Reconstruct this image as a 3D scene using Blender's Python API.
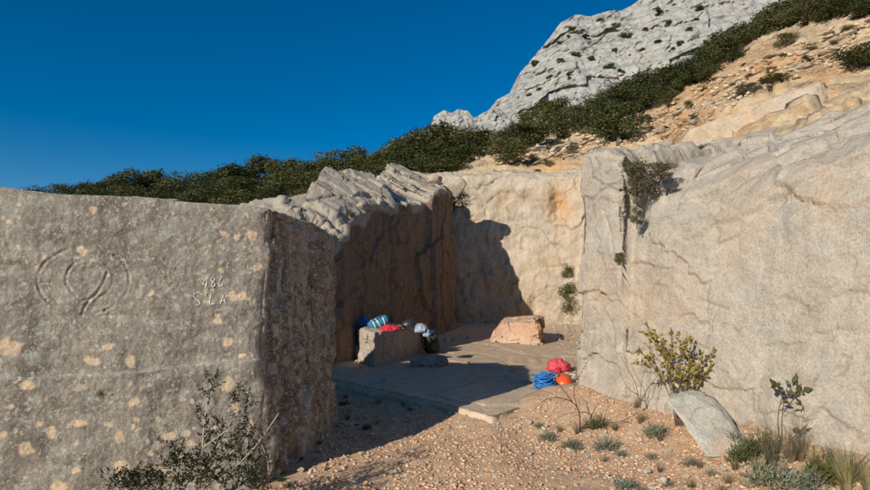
import bpy, math, random
import numpy as np
from mathutils import Vector, Matrix

random.seed(7)
rng = np.random.default_rng(7)
R = math.radians
for o in list(bpy.data.objects):
    bpy.data.objects.remove(o)
scene = bpy.context.scene
COL = scene.collection

# ------------------------------------------------------------------ camera
FPX, CX, CY, PITCH, CAMZ = 567.0, 435.0, 245.0, R(4.54), 1.6
cam_data = bpy.data.cameras.new('camera')
cam_data.sensor_width = 36.0
cam_data.lens = 36.0 * FPX / 870.0
cam_data.clip_start = 0.05
cam_data.clip_end = 3000.0
cam = bpy.data.objects.new('camera', cam_data)
cam.location = (0, 0, CAMZ)
cam.rotation_euler = (R(90) + PITCH, 0, 0)
COL.objects.link(cam)
scene.camera = cam

# ------------------------------------------------------------------ sky, sun, exposure
SUN_AZ, SUN_EL = R(216.5), R(23.0)          # azimuth clockwise from the view direction (+Y)
sun_to = Vector((math.sin(SUN_AZ) * math.cos(SUN_EL), math.cos(SUN_AZ) * math.cos(SUN_EL), math.sin(SUN_EL)))
world = bpy.data.worlds.new('World')
scene.world = world
world.use_nodes = True
wn = world.node_tree
bg = wn.nodes['Background']
sky = wn.nodes.new('ShaderNodeTexSky')
sky.sky_type = 'NISHITA'
sky.sun_disc = False
sky.sun_elevation = SUN_EL
sky.sun_rotation = SUN_AZ
sky.altitude = 900
sky.air_density = 1.0
sky.dust_density = 0.05
sky.ozone_density = 3.5
hs = wn.nodes.new('ShaderNodeHueSaturation')
hs.inputs['Saturation'].default_value = 1.45
wn.links.new(sky.outputs[0], hs.inputs['Color'])
wn.links.new(hs.outputs[0], bg.inputs[0])
bg.inputs[1].default_value = 0.088
sl = bpy.data.lights.new('sun', 'SUN')
sl.energy = 5.0
sl.angle = R(0.53)
sl.color = (1.0, 0.93, 0.80)
sun = bpy.data.objects.new('sun', sl)
sun.rotation_euler = sun_to.to_track_quat('Z', 'Y').to_euler()
sun.location = (-10, -15, 20)
COL.objects.link(sun)
scene.view_settings.view_transform = 'Standard'
scene.view_settings.look = 'None'
scene.view_settings.exposure = 0.0
scene.view_settings.gamma = 1.0
scene.render.engine = 'CYCLES'

# ------------------------------------------------------------------ pixel <-> world
_cp, _sp = math.cos(PITCH), math.sin(PITCH)
def ray(x, y):
    a = np.asarray(x, float) - CX
    b = CY - np.asarray(y, float)
    return a, FPX * _cp - b * _sp, FPX * _sp + b * _cp
def P(x, y, Y):
    a, f, u = ray(x, y)
    return np.array([a / f * Y, Y + 0 * a, CAMZ + u / f * Y])
def on_z(x, y, z):
    a, f, u = ray(x, y)
    k = (z - CAMZ) / u
    return np.array([a * k, f * k, z])
def proj(p):
    d = p - np.array([0, 0, CAMZ])
    f = d[..., 1] * _cp + d[..., 2] * _sp
    u = -d[..., 1] * _sp + d[..., 2] * _cp
    f = np.where(f < 0.05, 0.05, f)
    return CX + FPX * d[..., 0] / f, CY - FPX * u / f

# ------------------------------------------------------------------ numpy noise
def _h(ix, iy, iz, seed):
    h = (ix.astype(np.int64) * 374761393 + iy.astype(np.int64) * 668265263 + iz.astype(np.int64) * 2147483647 + seed * 974634777) & 0xffffffff
    h = ((h ^ (h >> 13)) * 1274126177) & 0xffffffff
    h = ((h ^ (h >> 16)) * 2246822519) & 0xffffffff
    return h ^ (h >> 15)
def _hf(ix, iy, iz, seed):
    return _h(ix, iy, iz, seed).astype(np.float64) / 4294967295.0
def perlin(p, seed=0):
    p = np.asarray(p, float)
    i = np.floor(p); f = p - i
    w = f * f * f * (f * (f * 6 - 15) + 10)
    i = i.astype(np.int64)
    out = 0
    for dx in (0, 1):
        for dy in (0, 1):
            for dz in (0, 1):
                h = _h(i[..., 0] + dx, i[..., 1] + dy, i[..., 2] + dz, seed)
                gx = (h & 1023) / 511.5 - 1; gy = ((h >> 10) & 1023) / 511.5 - 1; gz = ((h >> 20) & 1023) / 511.5 - 1
                d = gx * (f[..., 0] - dx) + gy * (f[..., 1] - dy) + gz * (f[..., 2] - dz)
                wt = (w[..., 0] if dx else 1 - w[..., 0]) * (w[..., 1] if dy else 1 - w[..., 1]) * (w[..., 2] if dz else 1 - w[..., 2])
                out = out + d * wt
    return out
def fbm(p, octv=4, seed=0, gain=0.5):
    a, s, t = 1.0, 1.0, 0.0
    p = np.asarray(p, float)
    for k in range(octv):
        t = t + a * perlin(p * s + 13.7 * k, seed + k)
        a *= gain; s *= 2.03
    return t
def facet(p, seed=0):
    """piecewise-planar noise: broken rock"""
    p = np.asarray(p, float)
    i = np.floor(p).astype(np.int64)
    sh = p.shape[:-1]
    best = np.full(sh, 1e9); second = np.full(sh, 1e9)
    cell = np.zeros(sh, np.int64); Q = np.zeros(p.shape)
    for dx in (-1, 0, 1):
        for dy in (-1, 0, 1):
            for dz in (-1, 0, 1):
                h = _h(i[..., 0] + dx, i[..., 1] + dy, i[..., 2] + dz, seed)
                q = p - i
                q[..., 0] -= dx + (h & 1023) / 1023; q[..., 1] -= dy + ((h >> 10) & 1023) / 1023; q[..., 2] -= dz + ((h >> 20) & 1023) / 1023
                d = (q * q).sum(-1)
                m = d < best
                second = np.where(m, best, np.minimum(second, d))
                best = np.where(m, d, best); cell = np.where(m, h, cell); Q[m] = q[m]
    g = [_hf(cell, cell >> 7, cell >> 13, seed + k) - .5 for k in range(4)]
    return g[0] + 1.4 * (g[1] * Q[..., 0] + g[2] * Q[..., 1] + g[3] * Q[..., 2]), np.sqrt(second) - np.sqrt(best)
def sstep(a, b, x):
    t = np.clip((x - a) / (b - a), 0, 1)
    return t * t * (3 - 2 * t)
def rnd(a, b):
    return a + (b - a) * random.random()

# ------------------------------------------------------------------ mesh helpers
def mesh_np(name, V, F, smooth=True):
    """V (n,3), F (m,k) all faces of one size"""
    V = np.asarray(V, np.float32); F = np.asarray(F, np.int32)
    me = bpy.data.meshes.new(name)
    k = F.shape[1]
    me.vertices.add(len(V)); me.vertices.foreach_set('co', V.ravel())
    me.loops.add(F.size); me.loops.foreach_set('vertex_index', F.ravel())
    me.polygons.add(len(F)); me.polygons.foreach_set('loop_start', np.arange(0, F.size, k, dtype=np.int32))
    if smooth:
        me.polygons.foreach_set('use_smooth', np.ones(len(F), bool))
    me.update(calc_edges=True)
    return me
def grid_faces(nu, nv, off=0, flip=False):
    i = np.arange(nu - 1)[:, None] * nv + np.arange(nv - 1)[None, :]
    f = np.stack([i, i + nv, i + nv + 1, i + 1], -1).reshape(-1, 4) + off
    return f[:, ::-1] if flip else f
def set_attr(me, name, vals):
    a = me.attributes.new(name, 'FLOAT', 'POINT')
    a.data.foreach_set('value', np.asarray(vals, np.float32).ravel())
def link(name, me, mat=None, parent=None, loc=None):
    o = bpy.data.objects.new(name, me)
    if mat is not None and me is not None and len(me.materials) == 0:
        me.materials.append(mat)
    COL.objects.link(o)
    if parent is not None: o.parent = parent
    if loc is not None: o.location = loc
    return o
def tag(o, label=None, cat=None, group=None, kind=None):
    if label: o['label'] = label
    if cat: o['category'] = cat
    if group: o['group'] = group
    if kind: o['kind'] = kind
    return o
def empty(name, loc, label, cat, group=None):
    o = bpy.data.objects.new(name, None)
    o.empty_display_size = 0.1
    o.location = loc
    COL.objects.link(o)
    return tag(o, label, cat, group)
class MB:
    def __init__(s): s.v = []; s.f = []; s.n = 0
    def add(s, V, F):
        V = [tuple(map(float, q)) for q in V]
        s.v += V; s.f += [tuple(i + s.n for i in f) for f in F]; s.n += len(V)
    def tube(s, pts, rad, n=6, cap=True):
        pts = [Vector(tuple(map(float, q))) for q in pts]
        m = len(pts)
        if not hasattr(rad, '__len__'): rad = [rad] * m
        V = []; ref = Vector((0.31, 0.17, 0.93)).normalized()
        for i, p in enumerate(pts):
            t = (pts[min(i + 1, m - 1)] - pts[max(i - 1, 0)])
            t = t.normalized() if t.length > 1e-9 else Vector((0, 0, 1))
            a = t.cross(ref)
            if a.length < 1e-3: a = t.cross(Vector((1, 0, 0)))
            a.normalize(); b = t.cross(a)
            ref = a.cross(t) * -1 if False else ref
            for k in range(n):
                w = 2 * math.pi * k / n
                V.append(p + (a * math.cos(w) + b * math.sin(w)) * rad[i])
        F = []
        for i in range(m - 1):
            for k in range(n):
                F.append((i * n + k, i * n + (k + 1) % n, (i + 1) * n + (k + 1) % n, (i + 1) * n + k))
        if cap:
            F.append(tuple(range(n - 1, -1, -1))); F.append(tuple((m - 1) * n + k for k in range(n)))
        s.add(V, F)
    def leaf(s, p, d, nrm, ln, wd, fold=0.15):
        p, d, nrm = Vector(p), Vector(d).normalized(), Vector(nrm)
        side = d.cross(nrm)
        if side.length < 1e-4: side = d.cross(Vector((1, .3, .2)))
        side.normalize(); up = side.cross(d)
        V = [p, p + d * ln * .45 + side * wd * .5 + up * fold * wd, p + d * ln, p + d * ln * .45 - side * wd * .5 + up * fold * wd, p + d * ln * .5]
        s.add(V, [(0, 1, 4), (1, 2, 4), (2, 3, 4), (3, 0, 4)])
    def build(s, name, mat, parent=None, loc=None, smooth=False):
        me = bpy.data.meshes.new(name)
        me.from_pydata(s.v, [], s.f)
        if smooth: me.polygons.foreach_set('use_smooth', np.ones(len(me.polygons), bool))
        me.update()
        return link(name, me, mat, parent, loc)

# ------------------------------------------------------------------ materials
class NT:
    def __init__(s, name):
        s.m = bpy.data.materials.new(name); s.m.use_nodes = True
        s.t = s.m.node_tree; s.b = s.t.nodes['Principled BSDF']; s.out = s.t.nodes['Material Output']
    def n(s, typ, **kw):
        nd = s.t.nodes.new(typ)
        for k, v in kw.items():
            if k in nd.inputs.keys():
                i = nd.inputs[k]
                if hasattr(v, 'is_output'): s.t.links.new(v, i)
                else: i.default_value = v
            else: setattr(nd, k, v)
        return nd
    def l(s, a, b): s.t.links.new(a, b)
    def noise(s, vec, scale, detail=6, rough=.6, dist=0):
        return s.n('ShaderNodeTexNoise', Vector=vec, Scale=scale, Detail=detail, Roughness=rough, Distortion=dist).outputs['Fac']
    def ramp(s, fac, stops, interp='LINEAR'):
        r = s.n('ShaderNodeValToRGB', Fac=fac); r.color_ramp.interpolation = interp
        e = r.color_ramp.elements
        while len(e) < len(stops): e.new(0.5)
        for i, (p, c) in enumerate(stops):
            e[i].position = p
            e[i].color = (c, c, c, 1) if not hasattr(c, '__len__') else (*c, 1)
        return r.outputs['Color']
    def mix(s, fac, a, b, blend='MIX'):
        m = s.n('ShaderNodeMix'); m.data_type = 'RGBA'; m.blend_type = blend
        for v, i in ((fac, 0), (a, 6), (b, 7)):
            if hasattr(v, 'is_output'): s.l(v, m.inputs[i])
            elif i == 0: m.inputs[0].default_value = v
            else: m.inputs[i].default_value = (*v, 1)
        return m.outputs[2]
    def math(s, op, a, b=0.0):
        m = s.n('ShaderNodeMath'); m.operation = op
        for v, i in ((a, 0), (b, 1)):
            if hasattr(v, 'is_output'): s.l(v, m.inputs[i])
            else: m.inputs[i].default_value = v
        return m.outputs[0]
    def attr(s, name):
        a = s.n('ShaderNodeAttribute'); a.attribute_name = name
        return a.outputs['Fac']
    def mapped(s, vec, scale=(1, 1, 1), rot=(0, 0, 0)):
        m = s.n('ShaderNodeMapping'); s.l(vec, m.inputs['Vector'])
        m.inputs['Scale'].default_value = scale; m.inputs['Rotation'].default_value = rot
        return m.outputs[0]

def rock_mat(name, c_dark, c_mid, c_light, sc=1.0, clast=None, streak=0.0, ochre=None, cream=None, bump=0.6, lich=None, crack=0.0, strata=None, pits=0.0, fleck=0.0):
    m = NT(name)
    co = m.n('ShaderNodeTexCoord').outputs['Object']
    big = m.noise(co, 0.9 * sc, 3, .62)
    mid = m.noise(co, 5.5 * sc, 5, .66)
    fine = m.noise(co, 46 * sc, 4, .7)
    col = m.ramp(mid, [(.30, c_dark), (.5, c_mid), (.72, c_light)])
    col = m.mix(m.ramp(big, [(.35, 0.0), (.66, .55)]), col, m.mix(.5, c_light, c_mid))
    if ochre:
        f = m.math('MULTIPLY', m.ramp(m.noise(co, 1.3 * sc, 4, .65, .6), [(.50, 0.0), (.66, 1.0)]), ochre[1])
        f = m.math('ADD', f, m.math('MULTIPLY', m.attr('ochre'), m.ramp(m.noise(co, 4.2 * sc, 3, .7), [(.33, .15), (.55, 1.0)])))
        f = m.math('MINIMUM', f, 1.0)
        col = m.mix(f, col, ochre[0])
    if strata:
        w = m.noise(m.mapped(co, (strata[0] * .06, strata[0] * .06, strata[0]), strata[1]), 1.0, 7, .65, .3)
        col = m.mix(1.0, col, m.ramp(w, [(.30, .62), (.48, 1.0), (.7, 1.16)]), 'MULTIPLY')
    if streak:
        w = m.noise(m.mapped(co, (9, 9, .55)), 1.0, 6, .65)
        col = m.mix(streak, col, m.ramp(w, [(.34, .38), (.52, 1.0), (.7, 1.12)]), 'MULTIPLY')
    warp = m.n('ShaderNodeTexNoise', Vector=co, Scale=14 * sc, Detail=3).outputs['Color']
    wv = m.n('ShaderNodeMixRGB', Fac=.075, Color1=co, Color2=warp).outputs[0]
    if lich:      # soft grey-green lichen discs
        v = m.n('ShaderNodeTexVoronoi', Vector=wv, Scale=lich[0]); v.feature = 'F1'
        k = m.n('ShaderNodeSeparateColor', Color=v.outputs['Color'])
        sel = m.math('MULTIPLY', m.math('GREATER_THAN', k.outputs[0], lich[2]), m.ramp(v.outputs['Distance'], [(.30, 1.0), (.42, 0.0)]))
        sel = m.math('MULTIPLY', sel, .62)
        col = m.mix(sel, col, m.mix(k.outputs[1], lich[1], lich[3]))
    if clast:     # stones of the breccia in several sizes
        for q, (vs, thr, amt) in enumerate(clast[1]):
            v = m.n('ShaderNodeTexVoronoi', Vector=wv, Scale=vs); v.feature = 'F1'
            k = m.n('ShaderNodeSeparateColor', Color=v.outputs['Color'])
            sel = m.math('MULTIPLY', m.math('GREATER_THAN', k.outputs[0], thr), m.ramp(v.outputs['Distance'], [(.29, 1.0), (.34, 0.0)]))
            sel = m.math('MULTIPLY', sel, m.math('MULTIPLY', amt, m.ramp(k.outputs[2], [(0, .45), (1, 1.0)])))
            col = m.mix(sel, col, m.mix(k.outputs[1], clast[0][0], clast[0][1]))
    if cream:
        col = m.mix(m.attr('cream'), col, m.mix(m.ramp(m.noise(co, 22, 5, .6), [(.35, 0.0), (.65, 1.0)]), cream[0], cream[1]))
    if fleck:
        ff = m.ramp(m.noise(co, 95 * sc, 3, .6), [(.60, 0.0), (.70, fleck)])
        col = m.mix(ff, col, c_light)
    col = m.mix(1.0, col, m.ramp(fine, [(.25, .66), (.5, 1.0), (.75, 1.22)]), 'MULTIPLY')
    h = m.math('ADD', m.math('MULTIPLY', mid, .55), m.math('MULTIPLY', fine, .16))
    h = m.math('ADD', h, m.math('MULTIPLY', m.noise(co, 17 * sc, 3, .7), .32))
    if crack:
        v = m.n('ShaderNodeTexVoronoi', Vector=m.n('ShaderNodeMixRGB', Fac=.3, Color1=co, Color2=m.n('ShaderNodeTexNoise', Vector=co, Scale=2.2 * sc, Detail=6).outputs['Color']).outputs[0], Scale=1.1 * sc)
        v.feature = 'DISTANCE_TO_EDGE'
        c = m.ramp(v.outputs['Distance'], [(.0, 0.0), (.013, 1.0)])
        gate = m.ramp(m.noise(co, 1.7 * sc, 3), [(.48, 0.0), (.6, 1.0)])
        c = m.mix(gate, (1, 1, 1), c)
        col = m.mix(crack, col, m.mix(1.0, col, m.mix(.6, c, (1, 1, 1)), 'MULTIPLY'))
        h = m.math('ADD', h, m.math('MULTIPLY', c, .25 * crack))
    if pits:
        v = m.n('ShaderNodeTexVoronoi', Vector=wv, Scale=70 * sc); v.feature = 'F1'
        pt = m.ramp(v.outputs['Distance'], [(.1, 0.0), (.3, 1.0)])
        h = m.math('ADD', h, m.math('MULTIPLY', pt, .12 * pits))
    bp = m.n('ShaderNodeBump', Height=h, Strength=bump, Distance=.05 / sc)
    m.l(bp.outputs[0], m.b.inputs['Normal']); m.l(col, m.b.inputs['Base Color'])
    m.b.inputs['Roughness'].default_value = .93
    m.b.inputs['Specular IOR Level'].default_value = .2
    return m.m

def leaf_mat(name, c1, c2, c3, trans=.25, rough=.6, scale=1.6):
    m = NT(name)
    g = m.n('ShaderNodeNewGeometry').outputs['Random Per Island']
    co = m.n('ShaderNodeTexCoord').outputs['Object']
    oi = m.n('ShaderNodeObjectInfo').outputs['Random']
    col = m.ramp(g, [(0, c1), (.55, c2), (1, c3)])
    col = m.mix(m.ramp(m.noise(co, scale, 4), [(.35, 0.0), (.65, .5)]), col, c3)
    col = m.mix(1.0, col, m.ramp(oi, [(0, (.78, .80, .72)), (.5, (1, 1, 1)), (1, (1.22, 1.14, .92))]), 'MULTIPLY')
    m.l(col, m.b.inputs['Base Color']); m.b.inputs['Roughness'].default_value = rough
    m.b.inputs['Specular IOR Level'].default_value = .25
    tr = m.n('ShaderNodeBsdfTranslucent'); m.l(col, tr.inputs['Color'])
    ms = m.n('ShaderNodeMixShader'); ms.inputs[0].default_value = trans
    m.l(m.b.outputs[0], ms.inputs[1]); m.l(tr.outputs[0], ms.inputs[2]); m.l(ms.outputs[0], m.out.inputs['Surface'])
    return m.m
def bark_mat(name, a, b, sc=30):
    m = NT(name)
    co = m.n('ShaderNodeTexCoord').outputs['Object']
    f = m.noise(m.mapped(co, (1, 1, .3)), sc, 5, .65)
    m.l(m.ramp(f, [(.3, a), (.7, b)]), m.b.inputs['Base Color'])
    bp = m.n('ShaderNodeBump', Height=f, Strength=.5, Distance=.01); m.l(bp.outputs[0], m.b.inputs['Normal'])
    m.b.inputs['Roughness'].default_value = .9
    return m.m
def cloth_mat(name, c, rough=.85, weave=True, sheen=0.0, var=.25):
    m = NT(name)
    co = m.n('ShaderNodeTexCoord').outputs['Object']
    f = m.noise(co, 25, 5, .6)
    col = m.mix(1.0, c, m.ramp(f, [(.3, 1 - var), (.7, 1 + var)]), 'MULTIPLY')
    m.l(col, m.b.inputs['Base Color'])
    h = m.math('ADD', f, m.math('MULTIPLY', m.noise(co, 260, 2), .4 if weave else 0))
    bp = m.n('ShaderNodeBump', Height=h, Strength=.35, Distance=.01); m.l(bp.outputs[0], m.b.inputs['Normal'])
    m.b.inputs['Roughness'].default_value = rough
    return m.m

M = {}
# weathered grey breccia of the near cut block
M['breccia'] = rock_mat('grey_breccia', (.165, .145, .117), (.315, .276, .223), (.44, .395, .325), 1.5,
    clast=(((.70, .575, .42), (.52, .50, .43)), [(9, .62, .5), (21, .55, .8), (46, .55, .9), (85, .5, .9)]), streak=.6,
    ochre=((.145, .083, .048), .10), cream=((.78, .60, .39), (.74, .55, .37)), bump=.34,  # ochre: hewn brown of the end face, darkened to hold its shade
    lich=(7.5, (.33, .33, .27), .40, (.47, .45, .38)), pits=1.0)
M['beige_rock'] = rock_mat('beige_limestone', (.29, .245, .195), (.395, .34, .275), (.48, .425, .35), .85,
    clast=(((.58, .50, .39), (.40, .36, .31)), [(17, .86, .45), (42, .82, .5)]), ochre=((.45, .315, .20), .22), bump=.8, crack=.55, streak=.16,
    lich=(3.2, (.33, .31, .275), .62, (.40, .36, .30)), pits=.5)
M['brown_rock'] = rock_mat('brown_breccia', (.105, .077, .053), (.175, .132, .096), (.31, .25, .19), 1.0, cream=((.46, .395, .31), (.38, .325, .26)),  # cream pales the sunlit top; the dark brown carries painted shade
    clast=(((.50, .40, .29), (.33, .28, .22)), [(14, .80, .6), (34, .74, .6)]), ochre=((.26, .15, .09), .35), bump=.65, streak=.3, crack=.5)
M['pale_rock'] = rock_mat('pale_limestone', (.33, .26, .19), (.47, .39, .295), (.56, .48, .38), .55,
    ochre=((.54, .33, .16), .35), bump=.7, crack=.8, streak=.18)
M['scree'] = rock_mat('ochre_scree', cream=((.46, .40, .32), (.36, .315, .255)), *( (.25, .175, .10), (.47, .35, .215), (.58, .47, .33), .8),
    ochre=((.50, .245, .09), .55), bump=1.0, strata=(5.5, (R(12), R(24), R(10))))
M['cliff'] = rock_mat('white_cliff', (.17, .168, .16), (.33, .325, .305), (.43, .425, .40), .11,
    ochre=((.52, .42, .32), .25), bump=1.0, strata=(.55, (R(8), R(32), 0)), streak=0, crack=.9)
M['slab'] = rock_mat('tan_floor_rock', (.40, .30, .20), (.54, .42, .295), (.62, .51, .38), 1.0,
    ochre=((.50, .34, .20), .5), bump=.45, crack=.6)
M['earth'] = rock_mat('stony_earth', (.42, .25, .145), (.60, .405, .26), (.70, .54, .38), 2.2,
    ochre=((.46, .27, .15), .45), bump=1.0, fleck=.7, clast=(((.60, .48, .34), (.42, .30, .20)), [(26, .62, .7), (55, .6, .7)]))
M['pebble'] = None
def pebble_mat(name, stops):
    m = NT(name)
    g = m.n('ShaderNodeNewGeometry').outputs['Random Per Island']
    co = m.n('ShaderNodeTexCoord').outputs['Object']
    col = m.ramp(g, stops)
    f = m.noise(co, 60, 5, .65)
    col = m.mix(1.0, col, m.ramp(f, [(.3, .75), (.7, 1.2)]), 'MULTIPLY')
    m.l(col, m.b.inputs['Base Color']); m.b.inputs['Roughness'].default_value = .92
    bp = m.n('ShaderNodeBump', Height=f, Strength=.4, Distance=.01); m.l(bp.outputs[0], m.b.inputs['Normal'])
    m.b.inputs['Specular IOR Level'].default_value = .2
    return m.m
M['pebble'] = pebble_mat('gravel_stones', [(0, (.40, .215, .115)), (.3, (.58, .34, .19)), (.6, (.67, .445, .275)), (.88, (.66, .485, .32)), (.97, (.72, .59, .45)), (1, (.46, .42, .36))])
M['stone'] = rock_mat('loose_stone', (.38, .30, .21), (.53, .44, .33), (.64, .57, .47), 3.0, ochre=((.50, .31, .18), .3), bump=.6)
M['grey_stone'] = rock_mat('leaning_stone_rock', (.32, .29, .235), (.46, .425, .35), (.56, .525, .45), 1.6, ochre=((.56, .33, .20), .12), bump=1.0, crack=.8,
    lich=(11, (.30, .295, .24), .5, (.62, .59, .50)), fleck=.6, pits=1.0)
M['pink_rock'] = rock_mat('pink_boulder_rock', (.36, .23, .15), (.50, .34, .24), (.60, .46, .35), 1.4, ochre=((.50, .26, .15), .4), bump=.8, crack=.4)
M['dull_rock'] = rock_mat('dull_boulder_rock', (.22, .16, .12), (.33, .25, .20), (.42, .35, .29), 1.8, ochre=((.33, .20, .13), .3), bump=.7)
M['oak'] = leaf_mat('evergreen_leaf', (.030, .042, .013), (.062, .078, .025), (.125, .132, .045), .22, .55, .9)
M['olive_leaf'] = leaf_mat('scrub_leaf', (.055, .064, .022), (.10, .105, .04), (.15, .14, .06), .2, .7, 1.5)
M['dry_leaf'] = leaf_mat('dry_scrub', (.085, .070, .045), (.15, .13, .08), (.22, .19, .12), .15, .8, 2)
M['grey_herb'] = leaf_mat('grey_herb_leaf', (.105, .120, .085), (.17, .185, .135), (.25, .26, .20), .15, .8, 5)
M['green_herb'] = leaf_mat('green_herb_leaf', (.045, .060, .022), (.085, .10, .035), (.14, .145, .06), .2, .7, 5)
M['straw'] = leaf_mat('straw_grass', (.20, .16, .07), (.33, .27, .13), (.45, .38, .21), .25, .8, 5)
M['yellow_leaf'] = leaf_mat('yellowing_leaf', (.10, .11, .02), (.30, .235, .04), (.48, .32, .06), .3, .6, 6)
M['juniper'] = leaf_mat('dark_spiky_leaf', (.014, .017, .008), (.026, .030, .012), (.050, .050, .022), .1, .7, 6)
M['bark'] = bark_mat('grey_bark', (.06, .048, .036), (.15, .12, .09))
M['twig'] = bark_mat('pale_twig', (.34, .28, .20), (.58, .50, .40), 60)
M['dark_twig'] = bark_mat('dark_twig', (.07, .045, .03), (.15, .10, .065), 60)
M['scratch'] = cloth_mat('chalky_scratch', (.82, .78, .70), .95, False, var=.35)

# ================================================================== SETTING
WP1 = np.array([1.93, 7.83]); WP2 = np.array([3.71, 4.84])           # foot of the right rock face
_wd = (WP2 - WP1) / np.linalg.norm(WP2 - WP1); _wn = np.array([_wd[1], -_wd[0]])   # _wn points out of the rock
_fx = np.array([-9, -1.7, -.74, .066, .65, 1.0, 1.48, 1.93, 2.6, 9]); _fy = np.array([9.3, 9.1, 8.4, 7.5, 6.68, 7.15, 7.55, 7.8, 8.6, 9.2])
def floor_front(X):
    return np.interp(X, _fx, _fy)
def floor_z(X, Y):
    p = np.stack([X, Y, np.zeros_like(X)], -1)
    return .14 + np.clip(Y - 7, 0, 30) * .019 + .03 * fbm(p * .5, 3, 5) + .006 * fbm(p * 4, 3, 6)
def ground_z(X, Y):
    X = np.asarray(X, float); Y = np.asarray(Y, float)
    p = np.stack([X, Y, np.zeros_like(X)], -1)
    d = (X - WP1[0]) * _wn[0] + (Y - WP1[1]) * _wn[1]
    bank = .20 * np.exp(-(np.clip(d, 0, 9) / .8) ** 2)
    near = .07 * np.exp(-(((X - 1.45) / .55) ** 2 + ((Y - 7.0) / .6) ** 2))
    roll = np.exp(-(np.hypot(X, Y - 6) / 14) ** 2)
    ff = floor_front(X) - Y
    near = near + .085 * np.exp(-(np.clip(ff, 0, 9) / .7) ** 2) * (np.abs(X) < 4)
    return bank + near + (.05 * fbm(p * .6, 3, 11) + .028 * fbm(p * 2.3, 3, 12) + .010 * fbm(p * 9, 2, 13)) * roll - .01

# ground: one sheet, fine where the camera sees it, reaching the horizon
xs = np.concatenate([-np.geomspace(900, 5.2, 26), np.linspace(-5, 7, 330), np.geomspace(7.3, 900, 26)])
ys = np.concatenate([-np.geomspace(900, .4, 22), np.linspace(0, 3, 12), np.linspace(3.05, 12, 250), np.geomspace(12.4, 1200, 26)])
X, Y = np.meshgrid(xs, ys, indexing='ij')
Z = ground_z(X, Y)
beyond = Y > floor_front(X) + .35
Z = np.where(beyond & (X > -6) & (X < 7) & (Y < 26), Z - .2, Z)
Z = np.where(Y > 26, -.4, Z)
me = mesh_np('ground', np.stack([X, Y, Z], -1).reshape(-1, 3), grid_faces(len(xs), len(ys)))
set_attr(me, 'ochre', .35 * np.ones(X.size))
tag(link('ground', me, M['earth']), kind='structure')

# quarry floor: a worn rock slab with a broken front edge
xs = np.linspace(-5.5, 7.5, 260)
front = floor_front(xs) + .10 * fbm(np.stack([xs * 1.6, 0 * xs, 0 * xs], -1), 5, 21, .62) + .10 * facet(np.stack([xs * 2.1, 0 * xs, 0 * xs], -1), 22)[0]
tt = np.concatenate([[0, 0, .0006, .0016], np.linspace(.004, 1, 170) ** 1.35])
X = np.repeat(xs[:, None], len(tt), 1)
Y = front[:, None] + (23.0 - front[:, None]) * tt[None, :]
Z = floor_z(X, Y)
p3 = np.stack([X, Y, 0 * X], -1)
fv, fe = facet(p3 * .62 + .12 * fbm(p3 * 1.5, 3, 8)[..., None], 31)
Z += .035 * fv - .035 * np.exp(-(fe / .018) ** 2) * (fbm(p3 * .35, 2, 3) > -.05)
ej = fbm(np.stack([xs * 7, 0 * xs, 0 * xs], -1), 3, 24)
Z[:, 0] = -.15
Y[:, 0] -= .05 + .06 * ej; Z[:, 1] -= .075 + .05 * ej; Z[:, 2] -= .03 + .02 * ej
Y[:, 1] -= .03 + .04 * ej
me = mesh_np('quarry_floor', np.stack([X, Y, Z], -1).reshape(-1, 3), grid_faces(len(xs), len(tt)))
set_attr(me, 'ochre', (.5 * np.exp(-((Y - 14) / 4) ** 2)).ravel())
tag(link('quarry_floor', me, M['slab']), kind='structure')

# ------------------------------------------------------------------ hillside behind the quarry (thin-plate spline through sighted points)
ctrl = [(-250, 205, 45), (-120, 205, 45), (0, 206, 45), (150, 204, 45), (280, 198, 42), (200, 212, 24), (100, 216, 24), (0, 220, 24), (350, 186, 40),
        (-250, 245, 15), (0, 236, 15), (150, 228, 14), (245, 220, 13.6), (300, 208, 13.5), (345, 199, 14.8), (400, 180, 16.5), (455, 178, 21),
        (480, 174, 22.2), (575, 165, 21.8), (500, 150, 33), (600, 136, 30), (700, 92, 29), (800, 50, 27), (870, 22, 26),
        (450, 158, 50), (560, 128, 48), (680, 80, 46), (780, 36, 44), (900, -8, 42), (1000, -40, 30),
        (0, 200, 85), (300, 188, 85), (450, 157, 85), (600, 112, 85), (800, 30, 85), (1000, -40, 85),
        (690, 156, 11), (760, 136, 10.6), (870, 116, 10), (630, 172, 12), (1000, 95, 9), (1150, 90, 9),
        (700, 121, 15), (820, 83, 15), (920, 58, 15), (600, 160, 17), (1150, 20, 17)]
C3 = np.array([P(*c) for c in ctrl])
def _tk(r2): return np.where(r2 > 1e-12, r2 * np.log(r2 + 1e-12), 0) * .5
def _warp(X, Y): return np.stack([X / 30, Y / 30], -1)
cp = _warp(C3[:, 0], C3[:, 1]); nC = len(cp)
A = np.zeros((nC + 3, nC + 3))
A[:nC, :nC] = _tk(((cp[:, None] - cp[None]) ** 2).sum(-1)) + np.eye(nC) * 2e-4
A[:nC, nC:] = np.c_[np.ones(nC), cp]; A[nC:, :nC] = A[:nC, nC:].T
TW = np.linalg.solve(A, np.r_[C3[:, 2], 0, 0, 0])
def hill_base(X, Y):
    q = _warp(np.asarray(X, float), np.asarray(Y, float))
    out = TW[nC] + TW[nC + 1] * q[..., 0] + TW[nC + 2] * q[..., 1]
    for i in range(nC):
        out = out + TW[i] * _tk(((q - cp[i]) ** 2).sum(-1))
    return np.maximum(out, .5)
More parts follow.
